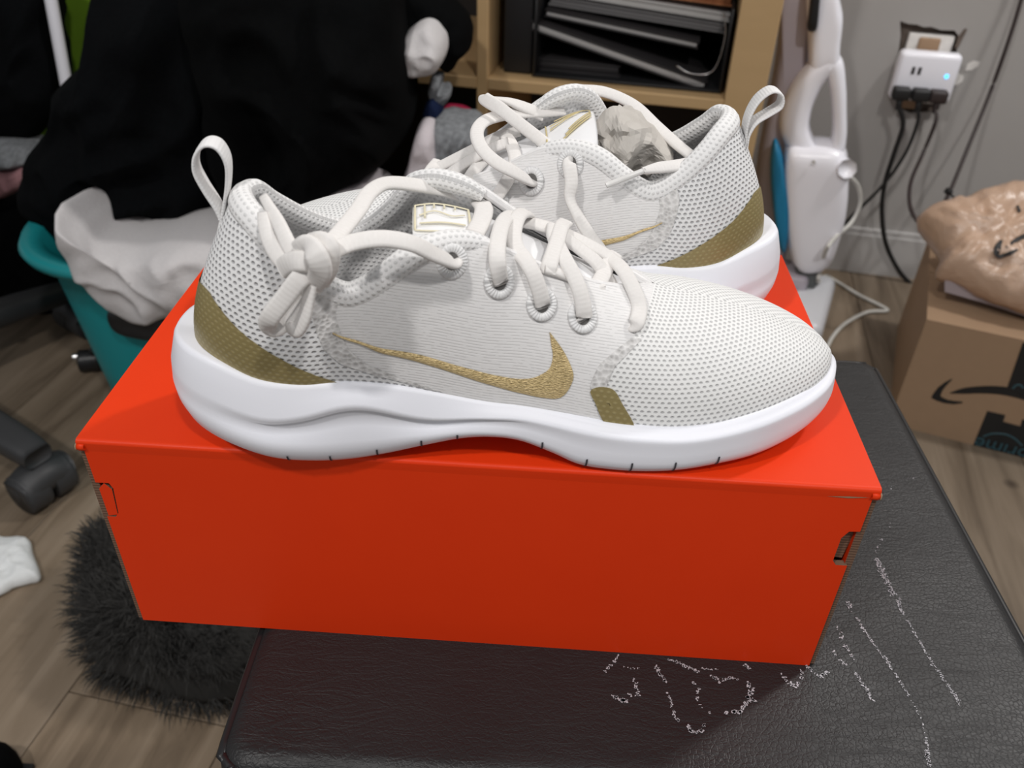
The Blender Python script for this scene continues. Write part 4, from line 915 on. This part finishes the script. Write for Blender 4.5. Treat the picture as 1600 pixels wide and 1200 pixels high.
# padded mailer lying on the carton
mr = empty('padded_mailer', AC + AU * .20 + AV * .14 + np.array([0, 0, AHT + .0035]), 0); tag(mr, 'glossy brown padded mailer with black arrow logo on the carton', 'mailer')
nrm_m = np.array([.10, .42, -.90]); nrm_m /= np.linalg.norm(nrm_m)
mc = AC + AU * .13 + AV * .10 + np.array([0, 0, AHT + .062])
MP = [(1462, 430), (1470, 400), (1448, 370), (1432, 342), (1462, 325), (1500, 318), (1545, 300), (1600, 294), (1680, 310), (1720, 380), (1700, 450), (1650, 490), (1580, 478), (1520, 452), (1490, 438)]
o = pillow('mailer_body', [at_plane(x, y, mc, nrm_m) - np.array(mr.location) for x, y in MP], None, nrm_m, .040, .028, M['mailer'], mr, seed=9, amp=.013, sc=26, nr=18, na=110, edge=.55)
MAILER = o
EP = [(1476, 434), (1490, 440), (1540, 458), (1600, 480), (1660, 498), (1660, 512), (1600, 494), (1540, 474), (1476, 456)]
pz = AC + AU * .1 + AV * .05 + np.array([0, 0, AHT + .03])
Pq = [at_plane(x, y, AC + AV * .055, AV) - np.array(mr.location) for x, y in EP]; n = len(Pq)
V = [p for p in Pq] + [p + AV * .05 for p in Pq]
obj('seal_flap', V, [tuple(range(n)), tuple(range(2 * n - 1, n - 1, -1))] + [((i + 1) % n, i, n + i, n + (i + 1) % n) for i in range(n)], M['clear_film'], mr, False)
# logo on the mailer: projected onto its bulged face along the face normal
dg = bpy.context.evaluated_depsgraph_get()
from mathutils.bvhtree import BVHTree
tree = BVHTree.FromPolygons([v.co[:] for v in MAILER.data.vertices], [p.vertices[:] for p in MAILER.data.polygons])
def on_mailer(L):
    out = []
    for x, y in L:
        p = at_plane(x, y, mc, nrm_m) - np.array(mr.location); d = ray(x, y); d = d / np.linalg.norm(d)
        h = tree.ray_cast(Vector(p - d * .25), Vector(d)); q = h[0] if h[0] is not None else Vector(p); out.append(np.array(q) - d * .0012)
    return np.array(out)
m8 = lambda L: [(1380 + x / 5.4545, 280 + y / 5.4545) for x, y in L]
for cen, wd in (([(1050, 580), (1110, 535), (1160, 505), (1230, 480), (1330, 460)], [.003, .006, .008, .009]), ([(1010, 520), (980, 570), (972, 630), (990, 655)], [.004, .008, .009, .009]), ([(980, 655), (1030, 645), (1090, 625), (1145, 598)], [.008, .007, .006, .003]), ([(1145, 225), (1165, 280)], [.004, .005])):
    Q = on_mailer(m8(cen)); V, F, uv = sweep(Q, wd, .0008, up=-nrm_m, n=8, res=6); obj('logo_print', V, F, M['ink'], mr)

# ------------------------------------------------------------------ laundry basket and clothes
BC = np.array([-.415, .775, 0.])
lb = empty('laundry_basket', BC); tag(lb, 'teal plastic laundry basket full of clothes', 'basket')
ang = np.linspace(0, 2 * math.pi, 64, endpoint=False); sup = lambda a, r, p=3.2: (np.sign(math.cos(a)) * abs(math.cos(a)) ** (2 / p) * r[0], np.sign(math.sin(a)) * abs(math.sin(a)) ** (2 / p) * r[1])
lev = [(.0, .150, .135), (.0, .170, .150), (.01, .176, .155), (.10, .186, .163), (.20, .197, .172), (.262, .204, .178), (.268, .226, .198), (.278, .230, .202), (.286, .226, .198), (.282, .206, .180), (.20, .192, .167), (.02, .170, .150), (.02, .0, .0)]
V = [(*sup(a, (rx, ry)), z) for z, rx, ry in lev for a in ang]; obj('basket_body', V, quads(len(lev), 64, wv=True, flip=True), M['teal'], lb)
hp_ = np.array(at_plane(222, 505, BC - np.array([.11, .165, 0]), (.25, 1, 0))) - BC
bmh = pillow('handle_grip', [hp_ + np.array([x, y, z]) for x, y, z in ((-.03, .0, .018), (.03, -.01, .018), (.045, -.012, .0), (.03, -.01, -.018), (-.03, 0, -.018), (-.045, .004, 0))], None, (.2, 1, 0), .008, .02, M['black_plastic'], lb, amp=0)
CS = [(.118, -.118), (-.118, -.118), (.118, .118), (-.118, .118)]
def heap(nm, px, Y, fr, bk, mat, label, cat, seed, amp=.02, sc=9, group=None, edge=.55, n=None, na=84, **k):
    nv = np.array(n if n is not None else (0, 1, 0.), float); P0 = np.array([0, Y, 0.])
    P = [at_plane(x, y, (0, Y, .3), nv) for x, y in px]
    o = pillow(nm, P, P0, nv, fr, bk, mat, None, seed=seed, amp=amp, sc=sc, edge=edge, na=na, **k)
    c = np.mean(P, 0); origin_to(o, c); tag(o, label, cat, group); return o
LG = 'clothes heaped in the laundry basket'
tilt = (0, 1, -.25)
heap('hoodie', [(180, -60), (330, -70), (390, 20), (400, 150), (385, 300), (330, 372), (255, 368), (215, 376), (160, 362), (110, 330), (62, 300), (58, 235), (92, 185), (108, 128), (165, 62)], .80, .10, .12, M['black_cloth'], 'large black hoodie hanging over the left of the basket', 'hoodie', 3, .045, 7, LG, na=120, nr=26)
heap('trousers', [(300, -70), (520, -80), (610, -40), (632, 60), (640, 130), (645, 190), (600, 250), (520, 288), (440, 325), (375, 345), (345, 250), (330, 120)], .74, .09, .16, M['soft_black'], 'black trousers heaped in the middle of the basket', 'trousers', 5, .040, 8, LG, na=120, nr=26)
heap('sleeve', [(590, -40), (660, -35), (718, 10), (738, 45), (735, 75), (718, 92), (708, 108), (700, 104), (690, 60), (660, 20), (630, 40), (600, 30)], .84, .05, .06, M['soft_black'], 'black sleeve hanging over the shelf at the right of the heap', 'garment', 8, .012, 14, LG)
heap('sock', [(632, 55), (655, 34), (675, 30), (695, 50), (700, 72), (694, 92), (682, 108), (660, 113), (632, 110), (622, 85)], .78, .045, .05, M['white_cloth'], 'bright white sock in the black clothes beside the shelf', 'sock', 11, .010, 18, LG)
heap('shirt', [(676, 116), (690, 118), (688, 138), (704, 140), (703, 152), (690, 166), (676, 158), (670, 140)], .80, .02, .03, M['grey_cloth'], 'grey frayed cloth edge below the white sock', 'garment', 13, .008, 30, LG)
heap('scarf', [(666, 160), (678, 148), (690, 158), (692, 178), (678, 190), (662, 180)], .79, .025, .03, M['navy_cloth'], 'small navy cloth bunched below the white sock', 'garment', 15, .006, 25, LG)
heap('garment', [(690, 172), (705, 168), (735, 178), (745, 195), (720, 200), (692, 190)], .80, .02, .03, M['red_cloth'], 'red cloth strip above the grey shirt', 'garment', 16, .006, 25, LG)
heap('shirt', [(680, 182), (720, 180), (752, 190), (760, 230), (740, 262), (700, 275), (676, 262), (668, 220)], .77, .05, .06, M['grey_cloth'], 'mottled grey shirt behind the far shoe laces', 'shirt', 17, .014, 22, LG)
heap('shirt', [(655, 195), (678, 192), (686, 225), (690, 255), (660, 285), (630, 288), (640, 250)], .745, .03, .05, M['blush_cloth'], 'pale pink shirt edge beside the grey shirt', 'shirt', 19, .010, 20, LG)
heap('towel', [(96, 318), (130, 345), (165, 372), (220, 378), (280, 368), (345, 372), (400, 400), (380, 450), (300, 480), (235, 488), (190, 470), (150, 435), (115, 390)], .62, .05, .10, M['white_cloth'], 'white towel hanging over the front of the teal basket', 'towel', 21, .024, 10, LG, na=110, nr=22)
heap('shirt', [(380, 345), (430, 325), (480, 300), (540, 280), (600, 285), (620, 320), (560, 360), (470, 380), (400, 380)], .70, .05, .08, M['blush_cloth'], 'pale pink shirt below the black clothes behind the front shoe', 'shirt', 23, .018, 14, LG, na=100)

# ------------------------------------------------------------------ office chair base, left edge things
CC = np.array([-.875, .635, 0.])
oc = empty('office_chair', CC); tag(oc, 'black office chair on castors at the left edge', 'chair')
c1 = np.array([-.589, .492, 0]) - CC; r1 = np.linalg.norm(c1[:2]); a1 = math.atan2(c1[1], c1[0])
tube('column', [(0, 0, .07), (0, 0, .20), (0, 0, .40)], [.03, .028, .026], M['black_plastic'], oc); rbox('seat', (.46, .46, .07), .03, M['soft_black'], oc, (-.12, .0, .455), rz=.5, seg=4)
tube('hub', [(0, 0, .055), (0, 0, .125)], .042, M['dark_plastic'], oc)
castor_me = None
for k in range(5):
    a = a1 + (0, 85.4, 155, 222, 290)[k] * math.pi / 180; d = np.array([math.cos(a), math.sin(a), 0]); rr_ = r1 if k != 1 else .285
    V, F, uv = sweep([d * .02 + (0, 0, .10), d * .15 + (0, 0, .092), d * (rr_ - .03) + (0, 0, .082), d * (rr_ + .012) + (0, 0, .076)], [.055, .048, .042, .036], [.05, .036, .030, .026], up=(0, 0, 1), n=14, res=5, power=3.5)
    lg = obj('leg', V, F, M['dark_plastic'], oc)
    q = np.array([-d[1], d[0], 0]); cpos = d * (rr_ - .002)
    for sg_ in (-1, 1):
        ring = []
        cx = cpos + q * sg_ * .018 + np.array([0, 0, .028])
        V, F, uv = sweep([cx - q * .014, cx - q * .012, cx + q * .012, cx + q * .014], [.044, .055, .055, .044], [.044, .055, .055, .044], up=(0, 0, 1), n=20, res=3, power=2); obj('castor', V, F, M['dark_plastic'], lg)
    V, F, uv = sweep([cpos - q * .03 + np.array([0, 0, .03]), cpos + np.array([0, 0, .04]), cpos + q * .03 + np.array([0, 0, .03])], .052, .045, up=(0, 0, 1), n=16, res=5, power=2); obj('castor_hood', V, F, M['dark_plastic'], lg)
# small castor of the basket cart
cp = at_z(150, 578, 0.); e = empty('cart_castor', cp); tag(e, 'small black castor with bright pin at the foot of the teal basket', 'castor')
tube('wheel', [(-.018, -.004, .018), (.010, .004, .018)], .017, M['black_plastic'], e, n=18); tube('pin', [(-.026, -.006, .026), (-.016, -.003, .026)], .006, M['chrome'], e, n=12); rbox('bracket', (.06, .02, .014), .003, M['black_plastic'], e, (.030, .006, .035), rz=.15)
rbox('foot_strap', (.02, .02, .035), .003, M['black_plastic'], e, (.055, -.01, .018), rz=.15)
# lime hamper with white pole
hm = empty('fabric_hamper', (-.83, 1.24, 0)); tag(hm, 'lime green fabric hamper with a white pole behind the clothes', 'hamper')
V = []; H_ = [(0, .13), (.02, .15), (.30, .16), (.66, .165), (.70, .16), (.70, .15), (.05, .14), (.05, 0)]
for z, r in H_:
    for a in np.linspace(0, 2 * math.pi, 48, endpoint=False):
        x, y = sup(a, (r + .006 * math.sin(9 * a + z * 20), r + .006 * math.sin(7 * a + z * 14)), 4); V.append((x + .10, y, z))
obj('bag', V, quads(len(H_), 48, wv=True, flip=True), M['lime'], hm)
pa = np.array(at_y(76, -20, .95)) - np.array(hm.location); pb = np.array(at_y(101, 118, .95)) - np.array(hm.location)
pc = pb + (pb - pa) * 2.6
tube('pole', [pa + (pa - pb) * .8, pa, pb, pc], .0085, M['white_plastic'], hm, n=12)
# dark coat and small clothes at the left edge
heap('coat', [(-60, -60), (72, -60), (82, 30), (97, 112), (92, 165), (66, 208), (40, 216), (-60, 220)], .97, .04, .06, M['black_cloth'], 'black coat hanging at the top left edge', 'coat', 31, .02, 9)
heap('garment', [(-30, 218), (30, 222), (60, 228), (66, 245), (40, 256), (-30, 260)], .93, .03, .05, M['grey_cloth'], 'grey and white garment above the pink one at the left edge', 'garment', 33, .015, 18)
heap('garment', [(-30, 262), (20, 262), (55, 250), (70, 256), (66, 276), (40, 292), (8, 306), (-30, 304)], .92, .03, .05, M['pink_cloth'], 'dusty pink garment at the left edge', 'garment', 35, .015, 18)
heap('dark_mass', [(-60, 300), (10, 306), (60, 290), (110, 330), (132, 420), (136, 470), (90, 488), (20, 500), (-60, 500)], .97, .05, .07, M['soft_black'], 'dark soft mass on the floor under the pink garment', 'bag', 37, .02, 10)  # unidentified near-black soft body in front of the hamper's lower half
# tissue on the floor
tz = [at_z(x, y, .006) for x, y in [(-40, 838), (10, 840), (44, 843), (52, 866), (64, 902), (48, 910), (20, 918), (0, 930), (-40, 945), (-70, 900)]]
o = pillow('paper_tissue', tz, None, (0, 0, -1), .010, .005, M['tissue'], seed=41, amp=.007, sc=30, nr=14, na=90, edge=.35); origin_to(o, np.mean(tz, 0)); tag(o, 'crumpled white paper tissue on the floor at the left edge', 'tissue')
# dark knob at the bottom left corner
kc = at_z(8, 1190, .02); e = empty('slipper', (kc[0] - .012, kc[1] - .012, 0)); tag(e, 'dark rounded slipper toe at the bottom left corner', 'slipper')
V = [(0, 0, 0)]; 
a_ = np.linspace(0, 2 * math.pi, 32, endpoint=False)
V = [(.035 * math.cos(t_) * r, -.03 + .06 * math.sin(t_) * r, z) for r, z in ((.9, .0), (1, .006), (1, .014), (.96, .026), (.80, .042), (.5, .052), (0.02, .055)) for t_ in a_]
obj('upper', V, quads(7, 32, wv=True, flip=True) + [tuple(range(31, -1, -1)), tuple(6 * 32 + i for i in range(32))], M['soft_black'], e)
MB().box((-.03, -.085, 0), (.03, .02, .005)).build('slipper_sole', M['black_plastic'], e)

# shaggy dark fur rug bunched beside the ottoman
fr_ = empty('fur_throw', at_z(235, 1040, 0.)); tag(fr_, 'dark grey shaggy fur throw bunched on the floor beside the ottoman', 'throw')
def fl_at(L, z=.0): return [at_z(x, y, z) - np.array(fr_.location) for x, y in L]
A_ = [(172, 880), (250, 870), (340, 895), (430, 930), (440, 1020), (410, 1100), (345, 1120), (280, 1112), (225, 1092), (180, 1075), (152, 1050), (140, 1000), (148, 950), (150, 910)]
base_o = pillow('throw_body', [p + np.array([0, 0, .03]) for p in fl_at(A_)], None, (0, 0, -1), .055, .028, M['fur'], fr_, seed=51, amp=.02, sc=14, nr=16, na=90, edge=.45)
mb = MB(); me = base_o.data; vs_ = [v.co.copy() for v in me.vertices]; ns_ = [v.normal.copy() for v in me.vertices]
fl_up = [i for i in range(len(vs_)) if vs_[i].z > .006]
for k in range(9000):
    i = random.choice(fl_up); p = vs_[i] + Vector((random.uniform(-1, 1), random.uniform(-1, 1), 0)) * .007; nn = ns_[i]
    side = 1 if nn.dot(Vector((0, 0, 1))) > -9 else -1
    cdir = Vector((p.x, p.y, 0)); cdir = cdir.normalized() if cdir.length > 1e-4 else Vector((1, 0, 0))
    d = (nn * .6 + cdir * .5 + Vector((random.uniform(-.5, .5), random.uniform(-.5, .5), random.uniform(-.1, .2)))).normalized(); L = random.uniform(.010, .026)
    sd = d.cross(Vector((random.uniform(-1, 1), random.uniform(-1, 1), random.uniform(-1, 1)))).normalized() * .0006
    m_ = p + d * L * .6; tip = p + d * L + Vector((0, 0, -L * .25)); tip.z = max(tip.z, .001); m_.z = max(m_.z, .001); p.z = max(p.z, .001)
    mb.add([p - sd, p + sd, m_ + sd * .8, m_ - sd * .8, tip], [(0, 1, 2, 3), (3, 2, 4)])
o = mb.build('fur_strands', M['fur'], fr_); tag(o, kind='stuff')
